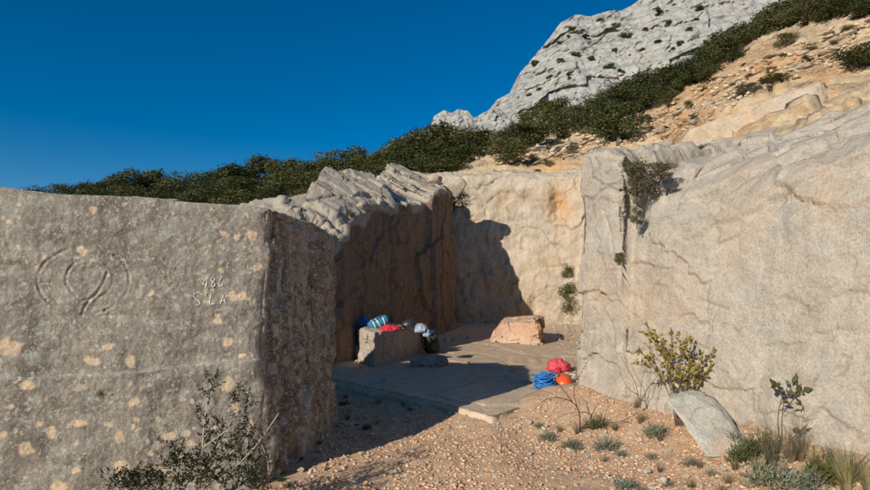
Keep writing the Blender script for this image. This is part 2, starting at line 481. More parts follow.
QPOLY = [(-90, -90), (-90, 9.5), (-3.2, 9.2), (-2.9, 12.2), (-2.2, 16.4), (-2.0, 21.7), (8.2, 21.3), (7.2, 18.5), (5.9, 14), (4.6, 9.9), (7.0, 6.6), (10, 2), (14, -6), (60, -90)]
def rim_dist(X, Y):
    best = np.full(np.shape(X), 1e9)
    for (ax, ay), (bx, by) in zip(QPOLY[1:-1], QPOLY[2:]):
        vx, vy = bx - ax, by - ay
        t = np.clip(((X - ax) * vx + (Y - ay) * vy) / (vx * vx + vy * vy), 0, 1)
        best = np.minimum(best, np.hypot(X - ax - t * vx, Y - ay - t * vy))
    return best
def hill_z(X, Y):
    X = np.asarray(X, float); Y = np.asarray(Y, float)
    z = hill_base(X, Y) - 1.5 * np.exp(-(rim_dist(X, Y) / .9) ** 2)      # dives under the rock along the rim
    p = np.stack([X, Y, z], -1)
    scr = np.maximum(sstep(-2, 4, X), .7 * sstep(19, 16, Y))                                     # rocky on the right, soil on the left
    st = z - .30 * X + .12 * Y + .5 * fbm(p * .35, 3, 41)      # tilted bedding: little steps
    per = .75
    saw = st / per; saw = saw - np.floor(saw)
    step = (sstep(.0, .35, saw) - saw) * per * .42
    fv, fe = facet(p * np.array([.9, .9, 2.2]), 43)
    fv2, _ = facet(p * np.array([2.6, 2.6, 5]), 47)
    return z + scr * (1.1 * step + .32 * fv + .16 * fv2) + .35 * fbm(p * .22, 3, 45) * sstep(16, 26, Y) + .10 * fbm(p * 1.4, 4, 46)
def inside(X, Y, poly=QPOLY):
    r = np.zeros(X.shape, bool); j = len(poly) - 1
    for i in range(len(poly)):
        xi, yi = poly[i]; xj, yj = poly[j]
        r ^= ((yi > Y) != (yj > Y)) & (X < (xj - xi) * (Y - yi) / (yj - yi + 1e-12) + xi)
        j = i
    return r
az = np.radians(np.linspace(-62, 74, 520)); rr = np.geomspace(6.0, 125, 270)
AZ, RR = np.meshgrid(az, rr, indexing='ij')
X, Y = RR * np.sin(AZ), RR * np.cos(AZ)
Z = hill_z(X, Y)
hx, hy = proj(np.stack([X, Y, Z], -1))
och = np.zeros(X.shape)
for (ox, oy, sx, sy, a) in [(700, 122, 30, 9, 1.0), (670, 140, 14, 9, .8), (800, 60, 60, 10, .6), (690, 90, 40, 14, .6), (560, 163, 22, 7, .8), (760, 75, 40, 12, .5), (620, 115, 30, 10, .35)]:
    och += a * np.exp(-(((hx - ox) / sx) ** 2 + ((hy - oy) / sy) ** 2))
F = grid_faces(len(az), len(rr))
ins = inside(X, Y).ravel()
F = F[~ins[F].any(1)]
me = mesh_np('hillside', np.stack([X, Y, Z], -1).reshape(-1, 3), F)
set_attr(me, 'cream', (.9 * sstep(21, 17, Y) * sstep(1, -1, X)).ravel())
set_attr(me, 'ochre', np.clip(och, 0, 1).ravel())
tag(link('hillside', me, M['scree']), kind='structure')
def hill_hit(x, y, y0=9.0, y1=110.0):
    """where the sight line through a pixel first meets the hillside"""
    Ys = np.geomspace(y0, y1, 700)
    a, f, u = ray(x, y)
    Xs = a / f * Ys; Zs = CAMZ + u / f * Ys
    hz = hill_z(Xs, Ys)
    ok = np.where((Zs < hz) & ~inside(Xs, Ys))[0]
    k = ok[0] if len(ok) else 500
    return np.array([Xs[k], Ys[k], hz[k]])

# ------------------------------------------------------------------ the mountain's white cliff, a slope of real rock 140 to 200 m away
def cliff_sheet(name, sky_px, y_low, Y0, Y1, ncol, nrow, amp, cell, mat, seed, rib=1.0):
    sx = np.array([q[0] for q in sky_px], float); sy = np.array([q[1] for q in sky_px], float)
    cols = np.linspace(sx[0], sx[-1], ncol)
    top = np.interp(cols, sx, sy)
    v = np.concatenate([np.linspace(0, 1, nrow), [1.0, 1.0]])
    V = np.zeros((ncol, nrow + 2, 3))
    for j in range(nrow + 2):
        Yj = Y0 + (Y1 - Y0) * v[j]
        base = P(cols, np.full(ncol, float(y_low)), Y0); tp = P(cols, top, Y1)
        q = (base * (1 - v[j]) + tp * v[j]) if True else 0
        V[:, j] = q.T
    V[:, nrow, 1] += 14; V[:, nrow, 2] -= 3
    V[:, nrow + 1, 1] += 40; V[:, nrow + 1, 2] -= 60
    p = V.copy()
    w = p + cell * .25 * np.stack([fbm(p / cell * 2.2, 4, seed + 50 + k) for k in range(3)], -1)
    a = R(32)   # bedding dips to the left
    rx = w[..., 0] * math.cos(a) + w[..., 2] * math.sin(a); rz = -w[..., 0] * math.sin(a) + w[..., 2] * math.cos(a)
    q = np.stack([rx, w[..., 1], rz], -1)
    f1, e1 = facet(q / np.array([cell * 1.6, cell * 1.6, cell * .8]), seed)
    f2, e2 = facet(q / np.array([cell * .55, cell * .55, cell * .28]), seed + 9)
    f3, e3 = facet(w / np.array([cell * .16, cell * .16, cell * .30]), seed + 19)
    d = amp * (.75 * f1 + .22 * f2 + .07 * f3 + .62 * rib * fbm(q / np.array([cell * .30, cell, cell * 1.5]), 5, seed + 30) + .30 * fbm(p / (cell * .25), 4, seed + 33) + .10 * fbm(q / np.array([cell * .28, cell * .1, cell * .05]), 3, seed + 36) - .10 * np.abs(fbm(w / np.array([cell * .10, cell * .3, cell * .5]), 3, seed + 39)))
    d -= amp * .05 * np.exp(-(e2 / .05) ** 2)
    d[:, nrow:] = d[:, nrow - 1:nrow]
    V[..., 1] += d
    V[..., 2] += .30 * d * (1 - 0 * d)
    me = mesh_np(name, V.reshape(-1, 3), grid_faces(ncol, nrow + 2))
    set_attr(me, 'ochre', 0 * V[..., 0])
    return link(name, me, mat), V
SKY = [(330, 178), (375, 160), (385, 150), (398, 140), (430, 128), (470, 120), (490, 109), (498, 99), (510, 93), (520, 73), (535, 56), (548, 39), (560, 23), (575, 15), (590, 17), (605, 12), (620, 11), (632, 5), (645, -5), (700, -45), (800, -95), (980, -150)]
cl, CV = cliff_sheet('cliff', SKY, 205, 135, 185, 560, 330, 5.2, 22, M['cliff'], 71)
tag(cl, kind='structure')
OUT = [(300, 190), (368, 166), (383, 150), (392, 140), (405, 137), (418, 134), (428, 131), (434, 116), (444, 110), (452, 113), (458, 109), (468, 111), (474, 118), (482, 118), (490, 110), (500, 108), (508, 116), (520, 128), (560, 160)]
oc, OV = cliff_sheet('rock_outcrop', OUT, 200, 86, 100, 300, 150, 2.6, 8, M['cliff'], 91, .7)
tag(oc, kind='structure')

# ------------------------------------------------------------------ rock faces cut by the quarrymen
def sweep_rock(name, plan, back, target, mode, th0, th1, rad, run, mat, n_s, n_t, disp, z0=-.25, jag=.0, dens=None):
    plan = np.array(plan, float)
    seg = np.linalg.norm(np.diff(plan, axis=0), axis=1); L = np.r_[0, np.cumsum(seg)]
    s = np.linspace(0, L[-1], n_s) if dens is None else np.interp(np.linspace(0, 1, n_s), dens[0], np.array(dens[1]) * L[-1])
    s = np.unique(np.sort(np.r_[s, L])); n_s = len(s)
    bx = np.interp(s, L, plan[:, 0]); by = np.interp(s, L, plan[:, 1])
    back = np.array(back, float); back /= np.linalg.norm(back)
    tx = np.array([q[0] for q in target], float); ty = np.array([q[1] for q in target], float)
    t0, t1 = (np.full(n_s, th0), np.full(n_s, th1)) if not callable(th0) else (th0(s / L[-1]), th1(s / L[-1]))
    u = np.linspace(0, 1, n_t)
    rad = np.full((n_s, 1), rad) if not callable(rad) else rad(s / L[-1])[:, None]
    lipm = np.full(n_s, mode == 'lip') if not callable(mode) else mode(s / L[-1])
    run = np.full((n_s, 1), run) if not callable(run) else run(s / L[-1])[:, None]
    def prof(h):
        T = u[None] ** .96 * (h[:, None] + rad + run)
        k = sstep(0, 1, (T - h[:, None]) / rad)
        th = t0[:, None] * (1 - k) + t1[:, None] * k
        dT = np.diff(T, axis=1, prepend=0)
        return np.cumsum(np.cos(th) * dT, 1), z0 + np.cumsum(np.sin(th) * dT, 1), T
    lo, hi = np.full(n_s, .4), np.full(n_s, 9.0)
    for _ in range(26):
        h = (lo + hi) / 2
        b, z, T = prof(h)
        q = np.stack([bx[:, None] + back[0] * b, by[:, None] + back[1] * b, z], -1)
        px, py = proj(q)
        ex = np.interp(px, tx, ty) - py
        k = np.argmin(np.abs(T - (h[:, None] + rad * .35)), 1)
        e = np.where(lipm, ex[np.arange(n_s), k], ex.max(1))
        lo = np.where(e < 0, h, lo); hi = np.where(e < 0, hi, h)
    h = (lo + hi) / 2
    if jag:
        pj = np.stack([s * 1.1, 0 * s, 0 * s], -1)
        h = h + jag * (1.2 * fbm(pj * .9, 2, 7) + .5 * facet(pj * 1.3, 7)[0])
    b, z, T = prof(h)
    V = np.stack([bx[:, None] + back[0] * b, by[:, None] + back[1] * b, z], -1)
    du = np.gradient(V, axis=0); dv = np.gradient(V, axis=1)
    N = np.cross(du, dv); N /= np.linalg.norm(N, axis=-1, keepdims=True) + 1e-9
    m = np.array([back[0], back[1], -.4]); N *= np.where((N @ m).mean() > 0, -1, 1)
    V, att = disp(V, N, h[:, None], T, s)
    me = mesh_np(name, V.reshape(-1, 3), grid_faces(V.shape[0], V.shape[1]))
    for k, a in att.items(): set_attr(me, k, a)
    return link(name, me, mat), V

# right: the tall beige face with the column at its left end
def disp_right(V, N, h, T, s):
    p = V
    f1, e1 = facet((p + .3 * np.stack([fbm(p * 1.2, 4, 120 + k) for k in range(3)], -1)) * np.array([.55, .55, .8]), 101)
    f2, _ = facet(p * np.array([1.9, 1.9, 2.6]) + .3 * fbm(p * 2, 3, 5)[..., None], 103)
    top = sstep(-.3, .9, T - h)
    low = sstep(2.2, 1.0, p[..., 2]) * sstep(4.1, 2.2, p[..., 0])         # broken foot of the column
    d = .035 * f1 + .10 * fbm(p * .5, 3, 104) + .025 * fbm(p * 1.8, 3, 108) + .012 * fbm(p * 5, 4, 105) + .006 * fbm(p * 22, 3, 106)
    d += (.03 + .05 * low + .05 * top) * f2
    # bedding ledges high on the face, dipping to the left
    st = p[..., 2] - .28 * p[..., 0] + .25 * p[..., 1] + .12 * fbm(p * 1.2, 3, 107)
    sw = st / .42; sw = sw - np.floor(sw)
    d += top * .10 * (sstep(0, .22, sw) - sw)
    # the gully between column and big face, and the joint that runs down from it
    px, py = proj(p)
    gx = np.interp(py, [150, 200, 240, 262, 300, 330, 370], [634, 634, 630, 627, 640, 662, 668])
    gw = np.interp(py, [150, 230, 262, 300, 370], [9, 8, 4, 2.0, 1.8]); gd = np.interp(py, [150, 200, 240, 270, 330, 372, 380], [.10, .09, .05, .012, .008, .004, 0])
    d -= gd * np.exp(-((px - gx) / gw) ** 2)
    # recess on the column
    d -= .03 * sstep(600, 614, px) * sstep(632, 626, px) * sstep(250, 235, py) * sstep(150, 165, py) * (px < 634)
    # ledge lines right of the joint
    for (a, b_, dep, wd) in [((640, 264), (672, 270), .016, 2.0), ((640, 283), (682, 290), .012, 1.8), ((700, 300), (728, 310), .02, 1.2), ((600, 210), (612, 250), .03, 1.2)]:
        t = np.clip(((px - a[0]) * (b_[0] - a[0]) + (py - a[1]) * (b_[1] - a[1])) / ((b_[0] - a[0]) ** 2 + (b_[1] - a[1]) ** 2), 0, 1)
        dd = np.hypot(px - a[0] - t * (b_[0] - a[0]), py - a[1] - t * (b_[1] - a[1])) + 1.2 * fbm(p * 6, 2, 9)
        d -= dep * np.exp(-(dd / wd) ** 2)
    # shallow conchoidal dish of an old quarry cut
    d -= .05 * np.exp(-(((px - 745) / 45) ** 2 + ((py - 235) / 45) ** 2))
    V = p + N * d[..., None]
    och = .55 * np.exp(-(((px - 660) / 40) ** 2 + ((py - 300) / 35) ** 2)) + .45 * np.exp(-(((px - 830) / 40) ** 2 + ((py - 195) / 25) ** 2)) + .5 * np.exp(-(((px - 850) / 70) ** 2 + ((py - 100) / 12) ** 2))
    och += .4 * np.exp(-(((px - 745) / 30) ** 2 + ((py - 225) / 40) ** 2)) + .35 * np.exp(-(((px - 600) / 25) ** 2 + ((py - 300) / 25) ** 2))
    return V, {'ochre': och}
tgt = [(380, 158), (575, 157), (600, 155), (622, 158), (628, 166), (634, 190), (638, 196), (642, 192), (650, 184), (665, 173), (700, 160), (750, 146), (800, 131), (870, 110), (1000, 70), (1400, 40)]
_th0 = lambda q: np.where(q < .622, R(87.5), R(84)); _th1 = lambda q: np.interp(q, [.55, .61, .65, 1], [R(4), R(5), R(22), R(24)])
_rad = lambda q: np.interp(q, [.615, .65], [.22, 1.5]); _mode = lambda q: q < .622
rw, RV = sweep_rock('quarry_wall', [(7.4, 21), (5.2, 14.5), (1.93, 7.83), (3.71, 4.84), (7.0, -.7)], (.86, .51), tgt, _mode, _th0, _th1, _rad, 2.0, M['beige_rock'], 470, 360, disp_right,
                    dens=([0, .12, .80, 1], [0, .54, .82, 1]))
tag(rw, 'tall beige cut rock face with a yellow-leaved sapling at its foot', 'rock wall')

# back: the sunlit wall closing the quarry
def disp_back(V, N, h, T, s):
    wv_ = V + .35 * np.stack([fbm(V * 1.1, 4, 210 + k) for k in range(3)], -1)
    f1, e1 = facet(wv_ * np.array([.45, .45, .6]), 201)
    f2, _ = facet(wv_ * np.array([1.5, 1.5, 1.8]), 203)
    d = .10 * f1 + .05 * f2 + .26 * fbm(V * .5, 4, 204) + .07 * fbm(V * np.array([2.2, 2.2, 1.3]), 4, 206) + .02 * fbm(V * 7, 3, 205)
    d -= .05 * np.exp(-(e1 / .03) ** 2) * (fbm(V * .4, 2, 9) > .05)
    px, py = proj(V)
    d -= .35 * np.exp(-(((px - 560) / 9) ** 2 + ((py - 207) / 18) ** 2))
    och = .9 * np.exp(-(((px - 560) / 11) ** 2 + ((py - 205) / 17) ** 2)) + .4 * np.exp(-(((px - 510) / 40) ** 2 + ((py - 285) / 20) ** 2)) + .5 * np.exp(-(((px - 505) / 40) ** 2 + ((py - 312) / 7) ** 2))
    return V + N * d[..., None], {'ochre': och}
bw, BV = sweep_rock('quarry_wall', [(-2.2, 20.7), (8.6, 20.0)], (0, 1), [(430, 175), (470, 173), (500, 170), (545, 173), (575, 168), (650, 160)], 'sil', R(87), R(14), .5, 2.2, M['pale_rock'], 260, 190, disp_back)
tag(bw, 'pale sunlit rock wall across the back of the quarry, behind the pink boulder', 'rock wall')

# left: the shaded face behind the near block
def disp_left(V, N, h, T, s):
    wv_ = V + .25 * np.stack([fbm(V * 1.3, 4, 310 + k) for k in range(3)], -1)
    f1, e1 = facet(wv_ * np.array([.6, .40, .6]), 301)
    f2, _ = facet(wv_ * np.array([2.1, 1.7, 2.1]), 303)
    top = sstep(0, .5, T - h)
    f3, e3 = facet(V * np.array([.55, .42, .55]) + .05 * fbm(V * 2, 3, 8)[..., None], 341)
    f4, e4 = facet(V * np.array([1.6, 1.1, 1.6]), 343)
    d = .12 * f1 * (1 - top) + .04 * f2 + top * (.24 * f3 + .05 * f4) + (.10 - .05 * top) * fbm(V * .8, 4, 304) + .015 * fbm(V * 7, 3, 305)
    # bedding and vertical joints
    d -= .10 * np.exp(-((np.mod(V[..., 1] + .3 * fbm(V * .6, 3, 7), 3.1) - 1.4) / .07) ** 2)
    d -= top * .10 * np.exp(-(e3 / .03) ** 2)
    och = .25 + .3 * np.exp(-((V[..., 2] - .7) / .5) ** 2)
    return V + N * d[..., None], {'ochre': och * (1 - .8 * top), 'cream': sstep(-.05, .0, T - h + .5 * fbm(V * 1.6, 5, 333)) * .92}  # weathered top paler, face browner: their sun and shade put into the colour
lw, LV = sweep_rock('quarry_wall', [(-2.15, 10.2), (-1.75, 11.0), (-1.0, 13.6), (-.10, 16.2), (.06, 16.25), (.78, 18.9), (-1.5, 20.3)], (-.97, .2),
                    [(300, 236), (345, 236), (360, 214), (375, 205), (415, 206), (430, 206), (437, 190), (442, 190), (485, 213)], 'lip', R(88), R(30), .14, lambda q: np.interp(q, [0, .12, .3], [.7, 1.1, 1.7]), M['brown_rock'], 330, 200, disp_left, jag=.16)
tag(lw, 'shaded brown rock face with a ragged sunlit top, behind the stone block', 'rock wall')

# near left: the great grey block with the carved circle
def hexa(c, us, vs, ws, faces):
    c = np.array(c, float)
    def T(u, v, w):
        u, v, w = [q[..., None] for q in (u, v, w)]
        lo = (c[0] * (1 - u) + c[1] * u) * (1 - v) + (c[3] * (1 - u) + c[2] * u) * v
        hi = (c[4] * (1 - u) + c[5] * u) * (1 - v) + (c[7] * (1 - u) + c[6] * u) * v
        return lo * (1 - w) + hi * w
    Vs, Fs, ids, off, par = [], [], [], 0, []
    for f in faces:
        if f in 'fb':
            a, b = np.meshgrid(us, ws, indexing='ij'); g = (a, np.full(a.shape, 0. if f == 'f' else 1.), b); fl = f == 'b'
        elif f in 'lr':
            a, b = np.meshgrid(vs, ws, indexing='ij'); g = (np.full(a.shape, 0. if f == 'l' else 1.), a, b); fl = f == 'l'
        else:
            a, b = np.meshgrid(us, vs, indexing='ij'); g = (a, b, np.full(a.shape, 1.)); fl = False
        Vs.append(T(*g).reshape(-1, 3)); Fs.append(grid_faces(a.shape[0], a.shape[1], off, fl)); ids.append(np.full(a.size, 'fblrt'.index(f))); off += a.size
        par.append(np.stack([q.ravel() for q in g], -1))
    return np.vstack(Vs), np.vstack(Fs), np.concatenate(ids), np.vstack(par)
def chip(V, par, c, amp, wid, seed, freq=3.0):
    c = np.array(c, float)
    ex, ey, ez = c[1] - c[0], c[3] - c[0], c[4] - c[0]
    L = [np.linalg.norm(q) for q in (ex, ey, ez)]
    d = np.stack([np.minimum(par[:, k], 1 - par[:, k]) * L[k] for k in range(3)], -1)
    d[:, 2] = np.where(par[:, 2] < .5, 9, d[:, 2])
    e = np.sort(d, 1)[:, 1]
    n = np.clip(.62 + .8 * fbm(V * freq, 4, seed) + .5 * facet(V * freq * .8, seed + 3)[0], .05, 2)
    w = np.exp(-d / wid)
    dirs = sum((w[:, k:k + 1] * np.where(par[:, k:k + 1] < .5, 1, -1)) * (q / np.linalg.norm(q)) for k, q in enumerate((ex, ey, ez)))
    return V + dirs * (amp * n * np.exp(-e / wid))[:, None]
Cb = on_z(268, 484, 0.0); Ct = P(270, 206, Cb[1])
wall_dir = np.array([-math.sin(R(60.8)), -math.cos(R(60.8))])
TOPZ = float(Ct[2])
Lb = Cb[:2] + wall_dir * 4.6
Db = np.array([-1.20, 6.95])
Bk = np.array([-7.2, 7.15])
c8 = [(Lb[0], Lb[1], -.2), (Cb[0], Cb[1], -.2), (Db[0], Db[1], -.2), (Bk[0], Bk[1], -.2)]
c8 += [(Lb[0], Lb[1], TOPZ + .02), (Ct[0], Cb[1], TOPZ), (Db[0] + .03, Db[1], TOPZ + .02), (Bk[0], Bk[1], TOPZ)]
us = np.r_[np.linspace(0, .50, 40)[:-1], np.linspace(.50, 1, 400)]; vs = np.linspace(0, 1, 190); ws = np.linspace(0, 1, 360)
V, F, ids, par = hexa(c8, us, vs, ws, 'frt')
Vb, Fb, idb, parb = hexa(c8, us[::8], vs[::8], ws[::8], 'bl')
F = np.vstack([F, Fb + len(V)]); V = np.vstack([V, Vb]); ids = np.r_[ids, idb]; par = np.vstack([par, parb])
nf = np.array([-wall_dir[1], wall_dir[0], 0]);  nf = nf if nf[1] < 0 else -nf
nr = np.array([1.0, -.02, 0])
isf, isr, ist = ids == 0, ids == 3, ids == 4
px, py = proj(V)
# gentle body of the block, common to every face so that its edges stay closed
body = np.stack([.02 * fbm(V * 1.1, 3, 400), .02 * fbm(V * 1.1, 3, 410), .035 * fbm(V * .8, 3, 420)], -1)
edge_u = np.clip((1 - par[:, 0]) * 4.6 / .12, 0, 1); edge_v = np.clip(par[:, 1] * 2.3 / .12, 0, 1); edge_w = np.clip((1 - par[:, 2]) * 2.3 / .10, 0, 1)
df = .010 * fbm(V * 4, 4, 430) + .004 * fbm(V * 26, 3, 431) + .010 * fbm(V * np.array([2.2, 2.2, 9]), 3, 433)
# the faint step that runs across the face, the carved circles and chips
def seg_d(pts):
    best = np.full(len(V), 1e9)
    for a, b in zip(pts[:-1], pts[1:]):
        vx, vy = b[0] - a[0], b[1] - a[1]
        t = np.clip(((px - a[0]) * vx + (py - a[1]) * vy) / (vx * vx + vy * vy + 1e-9), 0, 1)
        best = np.minimum(best, np.hypot(px - a[0] - t * vx, py - a[1] - t * vy))
    return best
def arc(cx, cy, rx, ry, a0, a1, n=40):
    return [(cx + rx * math.cos(R(a)), cy - ry * math.sin(R(a))) for a in np.linspace(a0, a1, n)]
ledge = np.interp(px, [-400, 0, 130, 270], [405, 378.5, 371, 360.5]) + 1.2 * fbm(V * 3, 3, 440)
df += .022 * sstep(-2.0, 0.6, py - ledge) * sstep(40, 0, py - ledge)
brk = .5 + 1.5 * fbm(V * 5, 3, 441)
for pts, dep, wd in [(arc(84, 279, 46.5, 34, 60, 215), .016, 1.5), (arc(84, 279, 46.5, 34, -62, 48), .014, 1.4), (arc(84, 279, 46.5, 34, 215, 298), .006, 1.6),
                     (arc(90, 277, 24, 20, 75, 235), .015, 1.5), (arc(90, 277, 24, 20, -60, 70), .005, 1.5),
                     ([(108, 272), (104, 283), (94, 294), (86, 303), (82, 313)], .013, 1.6), ([(80, 300), (92, 296), (102, 288)], .008, 1.4)]:
    g = np.exp(-((seg_d(pts) + 2.2 * fbm(V * 22, 3, 449)) / (wd * .85)) ** 2)
    rim = np.exp(-((seg_d(pts) - 2.6) / 1.5) ** 2)
    df += np.clip(brk, .05, 1.3) * (-.42 * dep * g + .003 * rim)
for (hx_, hy_, r_) in [(263, 364, 2.4), (269, 313, 2.6)]:
    df -= .05 * np.exp(-(np.hypot(px - hx_, py - hy_) / r_) ** 4)
df -= .018 * np.exp(-(((px - 105) / 9) ** 2 + ((py - 393) / 5) ** 2)) * (.5 + fbm(V * 30, 3, 447))
# end face: hewn rock with deep vertical scoring
pe = V * np.array([1, 5.5, .9])
f1, e1 = facet(V * np.array([2.0, 2.0, 1.0]), 451)
f2, e2 = facet(V * np.array([5.0, 6.5, 2.6]) + .3 * fbm(V * 3, 3, 452)[:, None], 453)
dr = .13 * f1 + .06 * f2 + .09 * fbm(pe, 4, 455) + .02 * fbm(V * 14, 4, 456)
dt = .05 * facet(V * 2, 461)[0] + .02 * fbm(V * 8, 3, 462)
V = V + body
fall = np.exp(-(1 - par[:, 0]) * 4.6 / .09); drs = .07 * fbm(V * np.array([1, 2.5, 2.2]), 4, 455) - .02
V += nf * (df * isf * edge_u * edge_w)[:, None] + nr * (0 + np.where(isr, (dr - drs) * edge_v * edge_w, 0) + drs * np.where(isr, 1, fall * (par[:, 0] > .9)))[:, None]
V[:, 2] += dt * ist * edge_u * edge_v * .6
V[:, 2] -= .10 * sstep(.55, 1.0, par[:, 1]) * (par[:, 0] > .9) * par[:, 2]
V = chip(V, par, c8, .020, .08, 470)
# cream stones: measured spots, in the rock itself
spots = [(8, 345, 13, 9), (225, 235, 4, 3.5), (236, 237, 3, 3), (252, 236, 7, 5), (258, 267, 5, 5), (233, 297, 5, 5), (243, 298, 6, 4.5), (249, 300, 3, 3), (207, 304, 4, 2),
         (217, 315, 3.5, 3), (216, 322, 6, 4), (108, 345, 6, 3.5), (92, 358, 8, 5), (129, 360, 5, 5), (227, 342, 5, 4.5), (242, 356, 3, 3.5), (27, 384, 9, 5), (134, 399, 6, 4), (131, 383, 3, 3),
         (118, 437, 5, 6.5), (25, 450, 7.5, 8), (51, 433, 6, 6), (80, 422, 9, 4), (121, 467, 8, 8), (57, 487, 10, 5), (110, 422, 4, 3), (132, 428, 3, 3), (134, 419, 3, 3), (168, 435, 6, 4), (187, 434, 4, 3),
         (158, 420, 3, 2.5), (227, 384, 6, 8), (236, 408, 3, 4), (222, 388, 3, 3), (182, 400, 3, 3), (253, 424, 3.5, 4), (5, 218, 4, 4), (12, 222, 4, 3), (93, 207, 4, 3), (20, 203, 3, 2), (3, 437, 5, 4), (38, 423, 5, 3),
         (214, 425, 4, 3), (190, 443, 5, 4), (176, 456, 5, 4), (150, 452, 3, 3), (192, 402, 2.5, 2), (220, 272, 3, 3), (153, 293, 2.5, 3), (82, 247, 4, 5), (45, 252, 3, 4), (60, 301, 3, 2), (163, 470, 5, 4), (75, 470, 5, 3), (10, 408, 4, 3)]
n1, n2 = fbm(V * 11, 4, 480), fbm(V * 11, 4, 484)
cream = np.zeros(len(V))
for (sx_, sy_, rx_, ry_) in spots:
    q = ((px + 5 * n1 - sx_) / rx_) ** 2 + ((py + 5 * n2 - sy_) / ry_) ** 2
    cream = np.maximum(cream, np.exp(-np.clip(q, 0, 9) ** 6))
cream *= isf
och = .75 * isr * np.clip(.6 + 1.2 * fbm(V * np.array([1, 3, .8]), 3, 486), 0, 1) + .9 * np.exp(-(((px - 163) / 5) ** 2 + ((py - 263) / 4) ** 2)) * isf + .8 * np.exp(-(((px - 105) / 9) ** 2 + ((py - 393) / 4) ** 2)) * isf + .6 * isf * sstep(262, 270, px) * (fbm(V * 6, 3, 487) > .05)  # end face: brown hewn rock plus shade painted into its colour
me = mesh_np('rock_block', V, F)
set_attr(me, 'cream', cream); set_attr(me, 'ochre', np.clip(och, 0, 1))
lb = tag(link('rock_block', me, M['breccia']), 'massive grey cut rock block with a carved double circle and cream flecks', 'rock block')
VF = V[isf]; pxf, pyf = proj(VF)
def on_block(x, y, lift=.002):
    k = np.argmin((pxf - x) ** 2 + (pyf - y) ** 2)
    return VF[k] + nf * lift
# scratched writing: 486 above S'LA
def scratch_mark(strokes, name):
    mb = MB()
    for st in strokes:
        pts = []
        for a, b in zip(st[:-1], st[1:]):
            n = max(2, int(math.hypot(b[0] - a[0], b[1] - a[1]) / .5))
            pts += [(a[0] + (b[0] - a[0]) * t / n, a[1] + (b[1] - a[1]) * t / n) for t in range(n)]
        pts.append(st[-1])
        q = [on_block(*p) for p in pts]
        q = [(q[max(i - 1, 0)] + q[i] + q[min(i + 1, len(q) - 1)]) / 3 for i in range(len(q))]
        mb.tube(q, [0.0034 * (0.5 + .7 * random.random()) for _ in q], 5)
    return mb.build(name, M['scratch'], lb)
sm = scratch_mark([[(207, 278), (202, 284), (207, 284.5)], [(207.5, 277), (206, 287.5)],
    [(213, 277.5), (211, 279), (212, 281.5), (214.5, 283), (215, 286), (212.5, 287), (211, 285), (213, 282), (215, 279.5), (213, 277.5)],
    [(222.5, 277), (220, 280), (218.5, 284), (220, 286.5), (222.5, 285.5), (222.5, 283), (219.5, 283.5)]], 'scratched_number')
tag(sm, 'pale scratched figures 486')
sm = scratch_mark([[(202, 294.5), (199, 292.5), (195, 293), (193, 296), (196, 299), (199.5, 301.5), (200, 304), (196.5, 305.5)], [(206, 293.5), (206.6, 296)],
    [(211, 293), (209.5, 304.5), (215, 304)], [(220.5, 304), (223, 294.5), (225.5, 303.5)], [(221.5, 301), (225, 300.5)]], 'scratched_letters')
tag(sm, "pale scratched letters S'LA")

# ledges above the right-hand face
def rock_hexa(name, c8, n, mat, label, seed, amp=.08, cell=1.2, chipamp=.08, ochre=0.0, ceil=None):
    us, vs, ws = [np.linspace(0, 1, k) for k in n]
    V, F, ids, par = hexa(c8, us, vs, ws, 'frtbl')
    f1 = np.stack([facet(V * cell, seed + 10 * k)[0] for k in range(3)], -1)
    V = V + amp * f1 + amp * .35 * np.stack([fbm(V * cell * 2.5, 4, seed + k * 7) for k in range(3)], -1)
    V = chip(V, par, c8, chipamp, chipamp * 1.6, seed + 5, 2.0)
    me = mesh_np(name, V, F)
    set_attr(me, 'ochre', ochre * np.clip(.5 + 1.3 * fbm(V * .8, 3, seed + 77), 0, 1)); set_attr(me, 'cream', np.zeros(len(V)))
    return tag(link(name, me, mat), label, 'rock ledge')
def front_hexa(bl, br, tr, tl, back):
    b = np.array(back, float)
    return [bl, br, br + b, bl + b, tl, tr, tr + b, tl + b]
rock_hexa('rock_ledge', front_hexa(P(655, 175, 11.6), P(830, 135, 11.4), P(824, 80, 11.8), P(688, 127, 12.0), (1.2, 3.0, .2)), (130, 50, 60), M['pale_rock'],
          'long pinkish rock ledge with a squared right end, under the ochre scree', 501, .06, .6, .05, .5)
rock_hexa('rock_ledge', front_hexa(P(826, 135, 11.5), P(960, 110, 11.2), P(960, 66, 12.2), P(836, 94, 12.0), (1.5, 3.0, .2)), (90, 50, 60), M['pale_rock'],
          'broken ochre rock ledge with a dark cleft, beside a squared pinkish ledge', 521, .08, .9, .05, .9)
rock_hexa('rock_ledge', front_hexa(P(596, 270, 9.2), P(684, 240, 9.6), P(675, 136, 10.6), P(608, 150, 10.2), (1.4, 3.0, .1)), (80, 60, 60), M['beige_rock'],
          'square-topped pale rock ledge above the dry scrub of the gully', 541, .07, .8, .08, .2)
rock_hexa('rock_ledge', front_hexa(P(672, 178, 9.6), P(900, 122, 9.2), P(900, 92, 10.6), P(684, 150, 10.8), (1.2, 2.6, .15)), (150, 50, 50), M['beige_rock'],
          'low grey tilted rock layer between the beige face and the pinkish ledge', 561, .08, .7, .06, .25)

